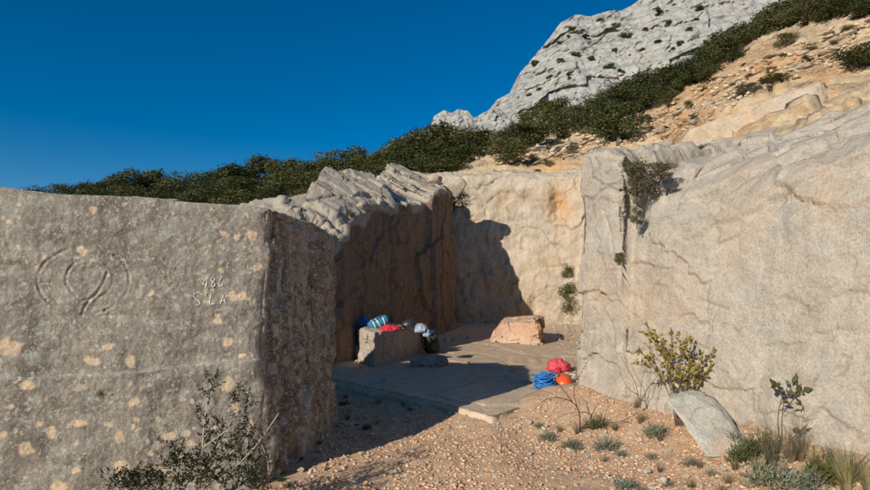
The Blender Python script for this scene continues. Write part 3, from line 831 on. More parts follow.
# ================================================================== VEGETATION
def crown_unit(seed, nleaf, leaf, nlobe, flat=.25, open_=0.0):
    """leafy crown about 1 wide and 1 high, standing on z = 0"""
    g = np.random.default_rng(seed)
    lob = []
    for i in range(nlobe):
        a = g.uniform(0, 2 * math.pi); r = .30 * math.sqrt(g.uniform(0, 1)) ; z = g.uniform(.22, .80)
        k = 1 - .55 * max(0, (z - .5) / .5)
        lob.append((r * math.cos(a) * k, r * math.sin(a) * k, z, g.uniform(.12, .23)))
    lob = np.array(lob)
    k = g.integers(0, nlobe, nleaf)
    d = g.normal(size=(nleaf, 3)); d /= np.linalg.norm(d, axis=1, keepdims=True)
    rr_ = g.uniform(.35, 1.0, nleaf) ** .45 * (1 + .22 * g.normal(size=nleaf))
    c = lob[k, :3] + d * (lob[k, 3] * rr_)[:, None] * np.array([1, 1, .85])
    # finer sprigs
    tuft = fbm(c * 9, 2, seed)
    keep = (tuft > -.28 + open_) & (c[:, 2] > .02)
    c = c[keep]; d = d[keep]; n = len(c)
    nr_ = d * .7 + np.array([0, 0, .35]) + g.normal(size=(n, 3)) * .65
    nr_ /= np.linalg.norm(nr_, axis=1, keepdims=True)
    t = np.cross(nr_, g.normal(size=(n, 3))); t /= np.linalg.norm(t, axis=1, keepdims=True)
    b = np.cross(nr_, t)
    ln = (leaf * g.uniform(.6, 1.3, n))[:, None]; wd = ln * .55
    V = np.stack([c - t * ln, c + b * wd, c + t * ln, c - b * wd], 1).reshape(-1, 3)
    F = np.arange(4 * n).reshape(-1, 4)
    return mesh_np('crown', V, F, False)
def trunk_unit(seed, nlimb=7, r=.035):
    g = random.Random(seed); mb = MB()
    mb.tube([(0, 0, -.06), (.01, .01, .15), (-.01, .02, .32), (.02, 0, .55)], [r, r * .8, r * .6, r * .3], 6)
    for i in range(nlimb):
        a = g.uniform(0, 6.28); z = g.uniform(.08, .4); L = g.uniform(.22, .38)
        mb.tube([(0, 0, z), (L * .5 * math.cos(a), L * .5 * math.sin(a), z + .14), (L * math.cos(a + .3), L * math.sin(a + .3), z + .32)], [r * .5, r * .35, r * .12], 5)
    me = bpy.data.meshes.new('trunk'); me.from_pydata(mb.v, [], mb.f); me.update(); me.materials.append(M['bark'])
    return me
CROWN = [crown_unit(600 + i, 5200, .024, 13 + i % 4) for i in range(6)]
CROWN_FINE = [crown_unit(640 + i, 5200, .019, 11, open_=.08) for i in range(3)]
CROWN_SMALL = [crown_unit(660 + i, 1100, .05, 8) for i in range(3)]
def with_mat(me, mat):
    c = me.copy(); c.materials.clear(); c.materials.append(mat); return c
CR = {}
for kind, src in (('oak', CROWN), ('olive_leaf', CROWN), ('dry_leaf', CROWN_FINE), ('fine_olive', CROWN_FINE), ('small', CROWN_SMALL)):
    CR[kind] = [with_mat(c, M[{'fine_olive': 'olive_leaf', 'small': 'oak'}.get(kind, kind)]) for c in src]
TR = [trunk_unit(i) for i in range(3)]
def woody(name, cat, loc, w, h, kind, label, group, k, trunk=True):
    o = empty(name, tuple(map(float, loc)), label, cat, group)
    o.rotation_euler.z = rnd(0, 6.28)
    o.scale = (w * 1.3, w * 1.3, h * 1.08)
    link('crown', CR[kind][k % len(CR[kind])], None, o)
    if trunk: link('trunk', TR[k % 3], None, o)
    return o
def by_top(name, cat, x, ytop, wpx, Y, kind, label, group, k):
    tp = P(x, ytop, Y)
    zg = float(hill_z(np.array(tp[0]), np.array(Y)))
    w = wpx / FPX * Y
    h = max(tp[2] - zg, w * .55)
    return woody(name, cat, (tp[0], Y, tp[2] - h), w, h, kind, label, group, k)
ORD = 'first second third fourth fifth sixth seventh eighth ninth tenth eleventh twelfth thirteenth fourteenth fifteenth last'.split()
k = 0
for (x, yt, w, Y) in [(22, 191, 36, 50), (40, 187, 40, 48), (70, 184, 38, 46), (97, 180, 34, 46), (118, 178, 36, 47), (134, 171, 44, 44), (154, 168, 36, 46), (178, 173, 38, 44), (205, 172, 36, 45), (232, 163, 46, 44), (258, 157, 38, 46),
                      (283, 158, 42, 44), (306, 159, 40, 43), (325, 153, 36, 46), (350, 147, 42, 44), (372, 152, 34, 42)]:
    by_top('holm_oak', 'tree', x, yt, w * 1.1, Y, 'oak', '%s dark evergreen tree along the skyline, counted from the white outcrop' % ORD[15 - k], 'evergreen trees along the skyline', k); k += 1
for (x, yt, w, Y) in [(90, 191, 46, 36), (125, 186, 50, 36), (165, 182, 50, 36), (205, 183, 50, 36), (245, 177, 52, 36), (290, 174, 52, 35), (330, 168, 50, 34), (318, 180, 44, 26), (275, 184, 44, 26), (352, 174, 44, 24), (372, 165, 40, 33), (240, 190, 46, 24), (200, 194, 46, 24), (150, 192, 46, 26), (335, 186, 40, 20), (300, 192, 40, 20), (262, 196, 40, 20), (385, 168, 36, 24)]:
    by_top('evergreen_bush', 'bush', x, yt, w * 1.1, Y, 'oak', 'dark evergreen bush in the thicket between the skyline trees and the rocks', 'evergreen bushes in the thicket', k); k += 1
for (x, yt, w, Y) in [(398, 140, 46, 40), (422, 132, 48, 38), (447, 124, 58, 37), (474, 128, 46, 36), (405, 152, 46, 30), (440, 146, 52, 29), (474, 144, 46, 30), (398, 162, 40, 25), (455, 156, 44, 26), (425, 158, 44, 26)]:
    by_top('evergreen_bush', 'bush', x, yt, w * 1.1, Y, 'oak', 'round dark evergreen bush massed below the white outcrop', 'evergreen bushes below the white outcrop', k); k += 1
for (x, yt, w, hp) in [(507, 138, 44, 32), (522, 122, 46, 38), (540, 104, 46, 42), (556, 100, 40, 36), (575, 106, 40, 34), (594, 96, 40, 34), (612, 90, 42, 34), (632, 80, 46, 36), (652, 72, 46, 40), (672, 66, 48, 36), (690, 58, 44, 36),
                       (706, 48, 44, 38), (720, 36, 44, 38), (738, 30, 44, 34), (676, 80, 22, 22), (707, 62, 28, 26), (774, 2, 44, 30), (796, -10, 46, 36), (822, -10, 50, 32), (852, -8, 46, 26), (760, 14, 36, 26), (880, -6, 40, 26), (512, 128, 40, 34), (532, 116, 40, 40), (566, 112, 40, 36), (586, 104, 40, 36), (622, 88, 44, 40), (644, 84, 44, 38), (664, 70, 40, 34), (684, 62, 38, 30), (728, 40, 36, 30), (748, 24, 36, 26), (810, 0, 44, 30), (838, 0, 44, 26), (866, 2, 40, 18), (520, 136, 34, 18)]:
    q = hill_hit(x, yt + hp * .74, 22)
    Y = q[1]
    top = P(x, yt, Y)
    woody('hillside_shrub', 'shrub', (q[0], q[1], q[2] - .15), w / FPX * Y * .92, (top[2] - q[2]) * 1.04 + .15, 'oak' if k % 4 else 'olive_leaf', ('dark green' if k % 4 else 'dull olive-green') + ' shrub in the belt between cliff and scree', 'shrubs in the belt below the cliff', k); k += 1
for (x, yt, w, hp, kd, lab) in [(618, 106, 52, 44, 'oak', 'leafy green shrub alone on the pale scree above the square-topped ledge'),
                                (600, 118, 34, 24, 'fine_olive', 'small olive shrub beside the leafy shrub above the square-topped ledge'),
                                (786, 33, 26, 16, 'fine_olive', 'small olive-green shrub on the orange scree'),
                                (857, 51, 46, 20, 'oak', 'low dark green shrub above the broken ochre ledge'),
                                (704, 148, 26, 12, 'fine_olive', 'small bright green shrub growing on the grey tilted rock layer'),
                                (775, 79, 34, 10, 'fine_olive', 'low olive scrub along the top of the pinkish ledge'),
                                (748, 86, 26, 9, 'fine_olive', 'thin olive scrub at the low end of the pinkish ledge'),
                                (668, 96, 26, 14, 'fine_olive', 'faded olive tuft under the shrub belt')]:
    q = hill_hit(x, yt + hp * .9, 9.6) if not (x == 704) else P(704, 161, 9.4)
    top = P(x, yt, q[1])
    woody('scrub_bush', 'bush', (q[0], q[1], q[2] - .1), w / FPX * q[1], (top[2] - q[2]) * 1.05 + .15, kd, lab, None, k); k += 1
for i in range(46):     # low scrub dotted over the scree
    x = rnd(500, 870); y = np.interp(x, [500, 560, 640, 700, 770, 870], [162, 146, 122, 98, 62, 28]) + rnd(-3, 1) * rnd(0, 1) * 6 + rnd(0, 22)
    q = hill_hit(x, y, 14)
    if proj(q)[1] > y + 8: continue
    w = rnd(7, 15) / FPX * q[1]
    woody('scrub_tuft', 'shrub', (q[0], q[1], q[2] - .05), w, w * rnd(.4, .7), 'fine_olive' if i % 3 else 'dry_leaf', ('small dusty olive scrub tuft' if i % 3 else 'small dry brown scrub tuft') + ' on the stony scree', 'scrub tufts on the scree', k, False); k += 1
# shrubs clinging to the cliff
cpx, cpy = proj(CV)
g = np.random.default_rng(5)
n = 0
spots_c = [(572, 30, 10), (585, 38, 9), (600, 20, 8), (626, 38, 12), (640, 50, 9), (560, 62, 8), (548, 78, 8), (535, 66, 10), (657, 42, 8), (608, 68, 12), (622, 72, 12), (668, 25, 9), (700, 10, 14), (660, 12, 12), (690, 30, 9), (576, 56, 9), (590, 60, 8), (540, 90, 8), (528, 96, 7), (680, 45, 8), (645, 30, 7), (615, 52, 7), (570, 75, 7)]
for i in range(30): spots_c.append((g.uniform(515, 740), g.uniform(5, 105), g.uniform(2.5, 6)))
for (x, y, w) in spots_c:
    d2 = (cpx - x) ** 2 + (cpy - y) ** 2
    i = np.unravel_index(np.argmin(d2), d2.shape)
    if d2[i] > 9: continue
    q = CV[i]; W = w / FPX * q[1]
    woody('cliff_shrub', 'shrub', (q[0], q[1] - .3, q[2] - W * .25), W, W * rnd(.45, .85), 'small', 'dark shrub clinging to the white cliff', 'shrubs on the white cliff', k, False); k += 1
# plants in the gully and on the walls
def nearest(VV, x, y):
    a, b = proj(VV); d2 = (a - x) ** 2 + (b - y) ** 2
    return VV[np.unravel_index(np.argmin(d2), d2.shape)]
for (VV, x, yb, w, h, kd, lab) in [(RV, 634, 198, 44, 42, 'dry_leaf', 'dry grey-brown scrub filling the gully above the beige face'),
                                   (RV, 660, 180, 34, 22, 'dry_leaf', 'dry grey scrub spilling over the rounded edge beside the gully'),
                                   (RV, 636, 224, 16, 22, 'fine_olive', 'green tuft hanging low in the gully under the dry scrub'),
                                   (RV, 620, 262, 12, 12, 'fine_olive', 'small green tuft in the joint below the gully'),
                                   (BV, 569, 322, 22, 40, 'fine_olive', 'straggly olive plant on the back wall beside the beige column'),
                                   (BV, 567, 280, 13, 18, 'fine_olive', 'small olive tuft high on the back wall beside the beige column'),
                                   (LV, 472, 214, 30, 20, 'fine_olive', 'bright green shrub on the rim in the shaded corner'),
                                   (LV, 417, 205, 13, 9, 'dry_leaf', 'small round dry tuft on the ragged rim of the shaded face'),
                                   (LV, 352, 217, 10, 8, 'dry_leaf', 'small dry tuft in the notch of the shaded rim')]:
    q = nearest(VV, x, yb - 1) if not (VV is RV and yb < 230) else P(x, yb, 6.75 if x > 640 else 7.0)
    woody('wall_shrub', 'shrub', (q[0], q[1] - .03, q[2] - .04), w / FPX * q[1], h / FPX * q[1], kd, lab, None, k, VV is not BV); k += 1

# ------------------------------------------------------------------ small plants near the camera
def gz(x, y):      # ground point seen through a pixel
    z = 0.05
    for _ in range(6):
        q = on_z(x, y, z); z = float(ground_z(q[0], q[1]))
    return np.array([q[0], q[1], z])
def tuft_unit(seed, n, lean, wd, curl, seg=3):
    g = random.Random(seed); mb = MB()
    for i in range(n):
        a = g.uniform(0, 6.283); r0 = .10 * math.sqrt(g.random()); le = lean * g.uniform(.15, 1.0); L = g.uniform(.6, 1.05)
        d = Vector((math.cos(a), math.sin(a), 0)); side = Vector((-d.y, d.x, 0)) * wd * g.uniform(.6, 1.2)
        p = Vector((r0 * math.cos(a + 1), r0 * math.sin(a + 1), -.03)); V = []
        for j in range(seg + 1):
            t = j / seg
            q = p + d * (le * L * (t ** (1 + curl))) + Vector((0, 0, L * t * (1 - .35 * le * t)))
            w = side * (1 - t * .85)
            V += [q - w, q + w]
        mb.add(V, [(2 * j, 2 * j + 1, 2 * j + 3, 2 * j + 2) for j in range(seg)])
    me = bpy.data.meshes.new('blades'); me.from_pydata(mb.v, [], mb.f); me.update()
    return me
def herb_unit(seed, n, wd):
    """low cushion of short leafy stems"""
    g = random.Random(seed); mb = MB()
    for i in range(n):
        a = g.uniform(0, 6.283); e = math.acos(g.uniform(.05, .98)); L = g.uniform(.65, 1.0) * .5
        d = Vector((math.sin(e) * math.cos(a), math.sin(e) * math.sin(a), math.cos(e) * .95)).normalized()
        p0 = Vector((g.gauss(0, .05), g.gauss(0, .05), 0))
        for j in range(9):
            t = .30 + .70 * j / 8
            q = p0 + d * L * t
            dd = (d * .8 + Vector((g.gauss(0, .6), g.gauss(0, .6), g.gauss(.2, .5)))).normalized()
            mb.leaf(q, dd, Vector((g.gauss(0, 1), g.gauss(0, 1), 1)), wd * 2.6 * g.uniform(.7, 1.2), wd * .8)
    me = bpy.data.meshes.new('foliage'); me.from_pydata(mb.v, [], mb.f); me.update()
    return me
UN = {}
for kd, src, mt in (('grey', [herb_unit(i, 90, .036) for i in range(3)], 'grey_herb'), ('green', [herb_unit(i + 9, 70, .045) for i in range(2)], 'green_herb'),
                    ('straw', [tuft_unit(i, 190, .9, .010, .8) for i in range(2)], 'straw'), ('brown', [tuft_unit(i + 4, 110, 1.0, .009, .3) for i in range(2)], 'dry_leaf'),
                    ('upright', [tuft_unit(i + 7, 130, .55, .014, .3) for i in range(2)], 'grey_herb')):
    UN[kd] = [with_mat(m_, M[mt]) for m_ in src]
def herb(x, y, wpx, hpx, kd, label, group=None, name='herb_clump', cat='plant'):
    q = gz(x, y)
    o = link(name, UN[kd][int(x) % len(UN[kd])], None, None, tuple(q - np.array([0, 0, .01])))
    s_ = wpx / FPX * q[1]; h_ = hpx / FPX * q[1]
    w0 = {'grey': 1.0, 'green': 1.0, 'straw': 1.5, 'brown': 1.6, 'upright': 1.0}[kd]; h0 = {'grey': .5, 'green': .5, 'straw': .75, 'brown': .75, 'upright': .9}[kd]
    o.scale = (s_ / w0, s_ / w0, h_ / h0); o.rotation_euler.z = rnd(0, 6.28)
    return tag(o, label, cat, group)
herb(770, 486, 56, 32, 'grey', 'largest grey-green herb cushion below the small leafy sapling')
herb(738, 445, 30, 22, 'grey', 'grey-green herb cushion tucked behind the leaning pale stone')
herb(656, 431, 28, 18, 'grey', 'grey-green herb cushion left of the leaning pale stone')
herb(850, 478, 52, 36, 'upright', 'upright grey-green herb at the foot of the beige face beside straw grass')
herb(598, 411, 20, 16, 'green', 'dark green herb at the foot of the beige column')
herb(762, 455, 36, 28, 'green', 'dark green herb under the small leafy sapling')
herb(790, 462, 46, 34, 'brown', 'dry russet-brown tuft beside the small leafy sapling', name='dry_tuft')
herb(846, 493, 58, 40, 'straw', 'straw-yellow grass tuft beside the upright grey herb', name='grass_tuft', cat='grass')
herb(815, 470, 30, 24, 'straw', 'smaller straw tuft between the russet tuft and the upright grey herb', name='grass_tuft', cat='grass')
for (x, y, w, h) in [(548, 440, 22, 11), (572, 448, 24, 12), (607, 449, 30, 15), (540, 430, 14, 7), (622, 456, 16, 8)]:
    herb(x, y, w, h, 'grey', 'small low grey-green herb on the stony bank by the bare twigs', 'low herbs by the bare twigs')
herb(806, 488, 44, 24, 'grey', 'grey-green herb cushion between the largest cushion and the straw-yellow grass')
herb(742, 462, 30, 20, 'green', 'olive-green herb sprouting beside the foot of the leaning pale stone')
herb(832, 466, 30, 26, 'brown', 'dry brown tuft behind the upright grey herb', name='dry_tuft')
herb(868, 486, 40, 34, 'straw', 'straw grass tuft pressed against the foot of the beige face', name='grass_tuft', cat='grass')
herb(775, 452, 40, 30, 'brown', 'dry tuft around the stem of the small leafy sapling', name='dry_tuft')
herb(800, 456, 50, 46, 'brown', 'tall dry russet tuft right of the small leafy sapling', name='dry_tuft')
herb(772, 468, 44, 34, 'brown', 'bushy dry tuft above the largest grey-green cushion', name='dry_tuft')
herb(824, 478, 40, 30, 'green', 'olive-green herb between the straw tufts at the foot of the beige face')
for (x, y, w, h) in [(626, 489, 28, 16), (652, 459, 16, 9), (690, 466, 20, 10), (712, 476, 16, 9), (668, 486, 16, 8)]:
    herb(x, y, w, h, 'grey', 'small grey-green herb on the stones below the leaning pale stone', 'herbs below the leaning stone')
for (x, y, w, h) in [(578, 434, 26, 16), (640, 422, 24, 16), (700, 468, 22, 12), (735, 470, 26, 16), (660, 440, 20, 12), (615, 428, 22, 12), (755, 470, 24, 16), (636, 408, 18, 14), (728, 484, 24, 12), (690, 488, 24, 12), (760, 484, 26, 14), (604, 462, 18, 9), (588, 424, 18, 12), (660, 472, 20, 10), (560, 432, 18, 10), (720, 494, 26, 12), (642, 494, 22, 10)]:
    herb(x, y, w, h, 'brown', 'thin dry brown tuft on the stony bank under the beige face', 'dry tufts on the bank', name='dry_tuft')
for i in range(60):
    x = rnd(272, 440); y = rnd(396, 488)
    if y > 500 - (x - 270) * .62: continue
    w = rnd(7, 20)
    herb(x, y, w, w * rnd(.3, .55), ['green', 'brown', 'green', 'straw'][i % 4], 'small tuft in the shade at the foot of the grey block', 'tufts in the shade of the grey block', name='shade_tuft')

def curve_pts(pts, n=6, jit=0):
    pts = [np.array(p, float) for p in pts]; out = []
    for i in range(len(pts) - 1):
        p0 = pts[max(i - 1, 0)]; p1 = pts[i]; p2 = pts[i + 1]; p3 = pts[min(i + 2, len(pts) - 1)]
        for j in range(n):
            t = j / n
            out.append(.5 * ((2 * p1) + (-p0 + p2) * t + (2 * p0 - 5 * p1 + 4 * p2 - p3) * t * t + (-p0 + 3 * p1 - 3 * p2 + p3) * t ** 3) + (np.random.default_rng(i * 7 + j).normal(size=3) * jit if jit else 0))
    out.append(pts[-1]); return out
def stems(parent, org, lines, mat, name='stem'):
    for (pts, r0, r1) in lines:
        mb = MB(); c = [q - org for q in curve_pts(pts)]
        mb.tube(c, list(np.linspace(r0, r1, len(c))), 5); mb.build(name, mat, parent, smooth=True)
def leaves_along(mb, org, pts, n, ln, wd, frm=.4, spread=1.0):
    c = curve_pts(pts); m = len(c)
    for i in range(n):
        t = frm + (1 - frm) * random.random()
        k_ = min(int(t * (m - 1)), m - 2); q = c[k_] + (c[k_ + 1] - c[k_]) * random.random() - org
        d = (c[k_ + 1] - c[k_]); d = d / (np.linalg.norm(d) + 1e-6)
        dd = d * .5 + rng.normal(size=3) * spread
        mb.leaf(q, dd, (random.gauss(0, 1), random.gauss(-.5, 1), random.gauss(.6, 1)), ln * rnd(.6, 1.2), wd * rnd(.7, 1.2))

# yellowing sapling at the foot of the beige face
b = gz(680, 424); Ys = b[1] + .10
o = empty('sapling', tuple(b), 'bushy sapling with yellow-green leaves behind the leaning pale stone', 'sapling')
tips = [(646, 322, -.1), (655, 335, .0), (662, 342, -.15), (672, 330, .05), (684, 338, -.1), (693, 340, .05), (704, 352, -.05), (712, 366, 0), (650, 356, -.12), (690, 362, -.1), (640, 350, .05), (668, 360, -.18), (700, 374, .02)]
lm = MB()
for (x, y, dy) in tips:
    mx, my = 678 + (x - 676) * .35 + rnd(-4, 4), 412 + (y - 405) * .5
    pts = [b + np.array([rnd(-.04, .04), rnd(-.03, .03), -.02]), P(mx, my, Ys + dy * .5), P(x, y, Ys + dy)]
    stems(o, b, [(pts, .007, .0022)], M['dark_twig'])
    leaves_along(lm, b, pts, 20, .062, .034, .5, .9)
    for _ in range(2):
        e = P(x + rnd(-16, 16), y + rnd(-10, 14), Ys + dy + rnd(-.12, .08)); p2 = [P(mx + (x - mx) * .5, my + (y - my) * .5, Ys + dy * .8), e]
        stems(o, b, [(p2, .0035, .0015)], M['dark_twig'], 'twig'); leaves_along(lm, b, p2, 9, .06, .033, .3, .9)
lm.build('foliage', M['yellow_leaf'], o)
# small sapling further right
b = gz(782, 447); Ys = b[1] + .02
o = empty('sapling', tuple(b), 'small slender sapling with a few broad leaves above the russet tuft', 'sapling')
lm = MB()
for pts in ([(782, 447), (778, 425), (780, 405), (786, 390), (797, 378)], [(781, 404), (796, 392), (806, 391)], [(782, 396), (778, 388), (774, 385)], [(783, 447), (795, 436), (808, 424), (822, 416)], [(800, 432), (815, 428), (826, 436)], [(790, 388), (800, 403), (806, 410)]):
    q = [P(x, y, Ys + .03 * i) if i else P(x, y, Ys) for i, (x, y) in enumerate(pts)]
    if pts[0][1] > 440: q[0] = b - np.array([0, 0, .02])
    stems(o, b, [(q, .006, .002)], M['dark_twig']); leaves_along(lm, b, q, 10, .085, .05, .45, .8)
lm.build('foliage', M['olive_leaf'], o)
# leafless twiggy plant by the gear
b = gz(580, 430); Ys = b[1]
o = empty('bare_shrub', tuple(b), 'leafless twiggy shrub beside the orange helmet', 'shrub')
for pts, r0 in (([(580, 430), (579, 412), (572, 402), (560, 398), (545, 400), (534, 410)], .009), ([(573, 403), (562, 388), (553, 378), (540, 370)], .006), ([(578, 410), (574, 392), (577, 376), (574, 360)], .006), ([(560, 398), (548, 392), (536, 390)], .004),
                ([(581, 428), (600, 424), (622, 421), (642, 410)], .008), ([(605, 424), (606, 412), (612, 402)], .004), ([(622, 421), (634, 424), (640, 430)], .003), ([(545, 400), (540, 412), (543, 420)], .003), ([(577, 380), (584, 368), (590, 358)], .003), ([(566, 399), (556, 408), (550, 418)], .003)):
    q = [P(x, y, Ys - .02 * i) for i, (x, y) in enumerate(pts)]
    if pts[0] == (580, 430): q[0] = b - np.array([0, 0, .03])
    stems(o, b, [(q, r0, r0 * .3)], M['dark_twig'], 'branch')
# thin dead stems against the beige face
b = gz(642, 414); o = empty('bare_shrub', tuple(b), 'thin grey dead stems standing against the beige face left of the yellow sapling', 'shrub')
for pts in ([(640, 408), (636, 385), (626, 366), (618, 350)], [(640, 408), (642, 380), (650, 360)], [(638, 395), (628, 388), (620, 372)], [(640, 404), (648, 388), (660, 372), (664, 352)]):
    q = [P(x, y, b[1] + .05 * i) for i, (x, y) in enumerate(pts)]
    stems(o, b, [(q, .005, .0015)], M['dark_twig'], 'branch')
# scrubby bush in front of the grey block: pale bare branches, dark spiky foliage
b = np.array([-1.62, 3.86, 0.0]); b[2] = float(ground_z(b[0], b[1])); Yb = 3.9
o = empty('spiky_bush', tuple(b), 'half-bare spiky bush with pale curved branches in front of the grey block', 'bush')
lm = MB()
for pts, Y_, r0 in (([(200, 520), (203, 470), (203, 440), (206, 410), (212, 380)], 3.98, .008), ([(200, 520), (160, 485), (190, 458), (230, 428)], 3.80, .006), ([(200, 520), (215, 470), (240, 445), (252, 425)], 3.95, .007), ([(205, 520), (225, 480), (255, 447), (279, 413)], 3.95, .007),
                    ([(195, 520), (180, 490), (172, 468), (176, 450)], 3.85, .006), ([(205, 520), (232, 490), (246, 460), (248, 428)], 4.02, .007), ([(190, 520), (150, 500), (128, 482), (112, 478)], 3.75, .006), ([(210, 520), (250, 500), (268, 470), (262, 445)], 3.9, .006),
                    ([(200, 500), (218, 460), (228, 430), (236, 400)], 4.0, .005), ([(203, 440), (212, 425), (222, 405)], 4.0, .004), ([(190, 505), (150, 478), (138, 462)], 3.8, .005)):
    q = [P(x, y, Y_ + .015 * i) for i, (x, y) in enumerate(pts)]
    if pts[0][1] == 520: q[0] = b + np.array([(pts[0][0] - 200) * .004, 0, -.02])
    stems(o, b, [(q, r0 * .85, r0 * .42)], M['twig'], 'branch')
def sprigs(mb, org, cx_, cy_, Y_, rx, ry, n, m_=14):
    for _ in range(n):
        a = random.uniform(0, 6.28); r = math.sqrt(random.random())
        c = P(cx_ + rx * r * math.cos(a), cy_ + ry * r * math.sin(a), Y_ + random.gauss(0, .07)) - org
        d = np.array([random.gauss(0, .6), random.gauss(-.1, .5), random.gauss(.7, .5)]); d /= np.linalg.norm(d)
        for j in range(m_):
            q = c + d * .09 * j / m_
            dd = d * .6 + rng.normal(size=3) * .7
            mb.leaf(q, dd, rng.normal(size=3), rnd(.02, .038), rnd(.008, .013))
for (x, y, Y_, rx, ry, n) in [(210, 390, 3.98, 5, 14, 9), (205, 425, 3.98, 4, 16, 6), (190, 472, 3.86, 34, 18, 70), (150, 484, 3.80, 26, 12, 45), (235, 470, 3.95, 28, 22, 60), (222, 440, 4.0, 16, 20, 26), (246, 440, 4.02, 12, 22, 22), (120, 486, 3.75, 18, 7, 22), (240, 404, 4.02, 9, 12, 12), (258, 482, 3.9, 14, 12, 26), (172, 455, 3.84, 10, 14, 12)]:
    sprigs(lm, b, x, y, Y_, rx, ry, n)
lm.build('foliage', M['juniper'], o)

# ================================================================== LOOSE ROCKS AND GRAVEL
def ico(sub):
    import bmesh
    bm = bmesh.new(); bmesh.ops.create_icosphere(bm, subdivisions=sub, radius=1.0)
    v = np.array([tuple(q.co) for q in bm.verts]); f = np.array([[q.index for q in t.verts] for t in bm.faces]); bm.free()
    return v, f
def rock_shape(seed, sub, sharp=.5):
    v, f = ico(sub); g = np.random.default_rng(seed)
    for _ in range(15):       # shave planes off a ball: angular stone
        n = g.normal(size=3); n /= np.linalg.norm(n); h = g.uniform(.38, .72)
        d = v @ n - h; v = v - np.outer(np.clip(d, 0, None), n)
    v = v * (1 + sharp * .16 * fbm(v * 2.2 + seed, 3, seed)[:, None])
    v[:, 2] -= v[:, 2].min()
    v /= np.abs(v[:, :2]).max(); v[:, 2] *= 1.4 / v[:, 2].max()
    return v, f
ROCKS = [rock_shape(700 + i, 3) for i in range(8)]
def rock_me(i, mat, smooth=False):
    v, f = ROCKS[i]; me = mesh_np('rock', v, f, smooth); set_attr(me, 'ochre', np.zeros(len(v))); me.materials.append(mat); return me
RM = [rock_me(i, M['stone']) for i in range(8)]; RP = [rock_me(i, M['pale_rock']) for i in range(8)]
def stone(loc, sx, sy, sz, rz, me, label, group, name='stone', cat='stone', tilt=(0, 0)):
    o = link(name, me, None, None, tuple(map(float, loc))); o.scale = (sx, sy, sz); o.rotation_euler = (tilt[0], tilt[1], rz)
    return tag(o, label, cat, group)
# gravel of the path: thousands of little stones, one mass
def gravel(name, pts, size, seed, mat):
    g = np.random.default_rng(seed); base = [rock_shape(720 + i, 1, .9) for i in range(6)]; base = [(b_[0] * np.array([1, .8 + .05 * i_, 1]), b_[1]) for i_, b_ in enumerate(base)]
    Vs, Fs, off = [], [], 0
    n = len(pts); which = g.integers(0, 6, n)
    for w in range(6):
        sel = np.where(which == w)[0]; v, f = base[w]; m = len(sel)
        if not m: continue
        s_ = size[sel][:, None, None] * g.uniform(.6, 1.2, (m, 1, 3)) * np.array([1, 1, .65])
        a = g.uniform(0, 6.28, m); ca, sa = np.cos(a)[:, None], np.sin(a)[:, None]
        q = v[None] * s_
        q = np.stack([q[..., 0] * ca - q[..., 1] * sa, q[..., 0] * sa + q[..., 1] * ca, q[..., 2]], -1) + pts[sel][:, None, :]
        Vs.append(q.reshape(-1, 3)); Fs.append((f[None] + (np.arange(m) * len(v))[:, None, None] + off).reshape(-1, 3)); off += m * len(v)
    return tag(link(name, mesh_np(name, np.vstack(Vs), np.vstack(Fs), False), mat), kind='stuff')
g = np.random.default_rng(9)
n = 95000
x = g.uniform(-2.2, 5.2, n); y = 3.6 + 5.2 * g.uniform(0, 1, n) ** 1.25
d_w = (x - WP1[0]) * _wn[0] + (y - WP1[1]) * _wn[1]
dens = np.clip(.62 + .8 * fbm(np.stack([x, y, 0 * x], -1) * 1.1, 3, 730), .12, 1)
keep = (d_w > .02) & (y < floor_front(x) + .02) & (g.uniform(0, 1, n) < dens)
keep &= ~((x < -1.12) & (y > Cb[1] + (x - Cb[0]) * (-wall_dir[1] / -wall_dir[0]) - .05) & (y < 6.95))
x, y = x[keep], y[keep]; sz = .0035 + .020 * g.uniform(0, 1, len(x)) ** 6 + .0055 * g.uniform(0, 1, len(x))
gravel('gravel', np.stack([x, y, ground_z(x, y) - sz * .25], -1), sz, 10, M['pebble'])
n = 5200
x = g.uniform(.6, 4.6, n); y = g.uniform(3.8, 7.6, n)
d_w = (x - WP1[0]) * _wn[0] + (y - WP1[1]) * _wn[1]
keep = (d_w > .03) & (g.uniform(0, 1, n) < np.exp(-(d_w / 1.0) ** 2) * np.clip(.5 + 1.2 * fbm(np.stack([x, y, 0 * x], -1) * 1.7, 3, 740), 0, 1))
x, y = x[keep], y[keep]; n = len(x); z = ground_z(x, y)
a_ = g.uniform(0, 6.28, n); ln = g.uniform(.012, .06, n); e_ = g.uniform(-.1, .7, n); wd = g.uniform(.0015, .004, n)
dv_ = np.stack([np.cos(a_) * np.cos(e_), np.sin(a_) * np.cos(e_), np.sin(e_)], -1) * ln[:, None]; sv = np.stack([-np.sin(a_), np.cos(a_), 0 * a_], -1) * wd[:, None]; p0 = np.stack([x, y, z + .006], -1)
tag(link('dry_litter', mesh_np('dry_litter', np.stack([p0 - sv, p0 + sv, p0 + dv_ + sv * .4, p0 + dv_ - sv * .4], 1).reshape(-1, 3), np.arange(4 * n).reshape(-1, 4), False), M['straw']), 'dry straw and leaf litter on the bank', 'litter', kind='stuff')
n = 1500
x = g.uniform(-1.6, 5.0, n); y = g.uniform(8.0, 20.2, n)
dl = np.exp(-((y - 19.4) / 1.2) ** 2) + .8 * np.exp(-((x - np.interp(y, [8, 14, 21], [2.0, 3.6, 4.9])) / .45) ** 2) + .6 * np.exp(-((x - np.interp(y, [11, 17.7, 21], [-1.6, -.1, .7])) / .5) ** 2) + .05
keep = g.uniform(0, 1, n) < dl
x, y = x[keep], y[keep]; sz = .012 + .05 * g.uniform(0, 1, len(x)) ** 2.5
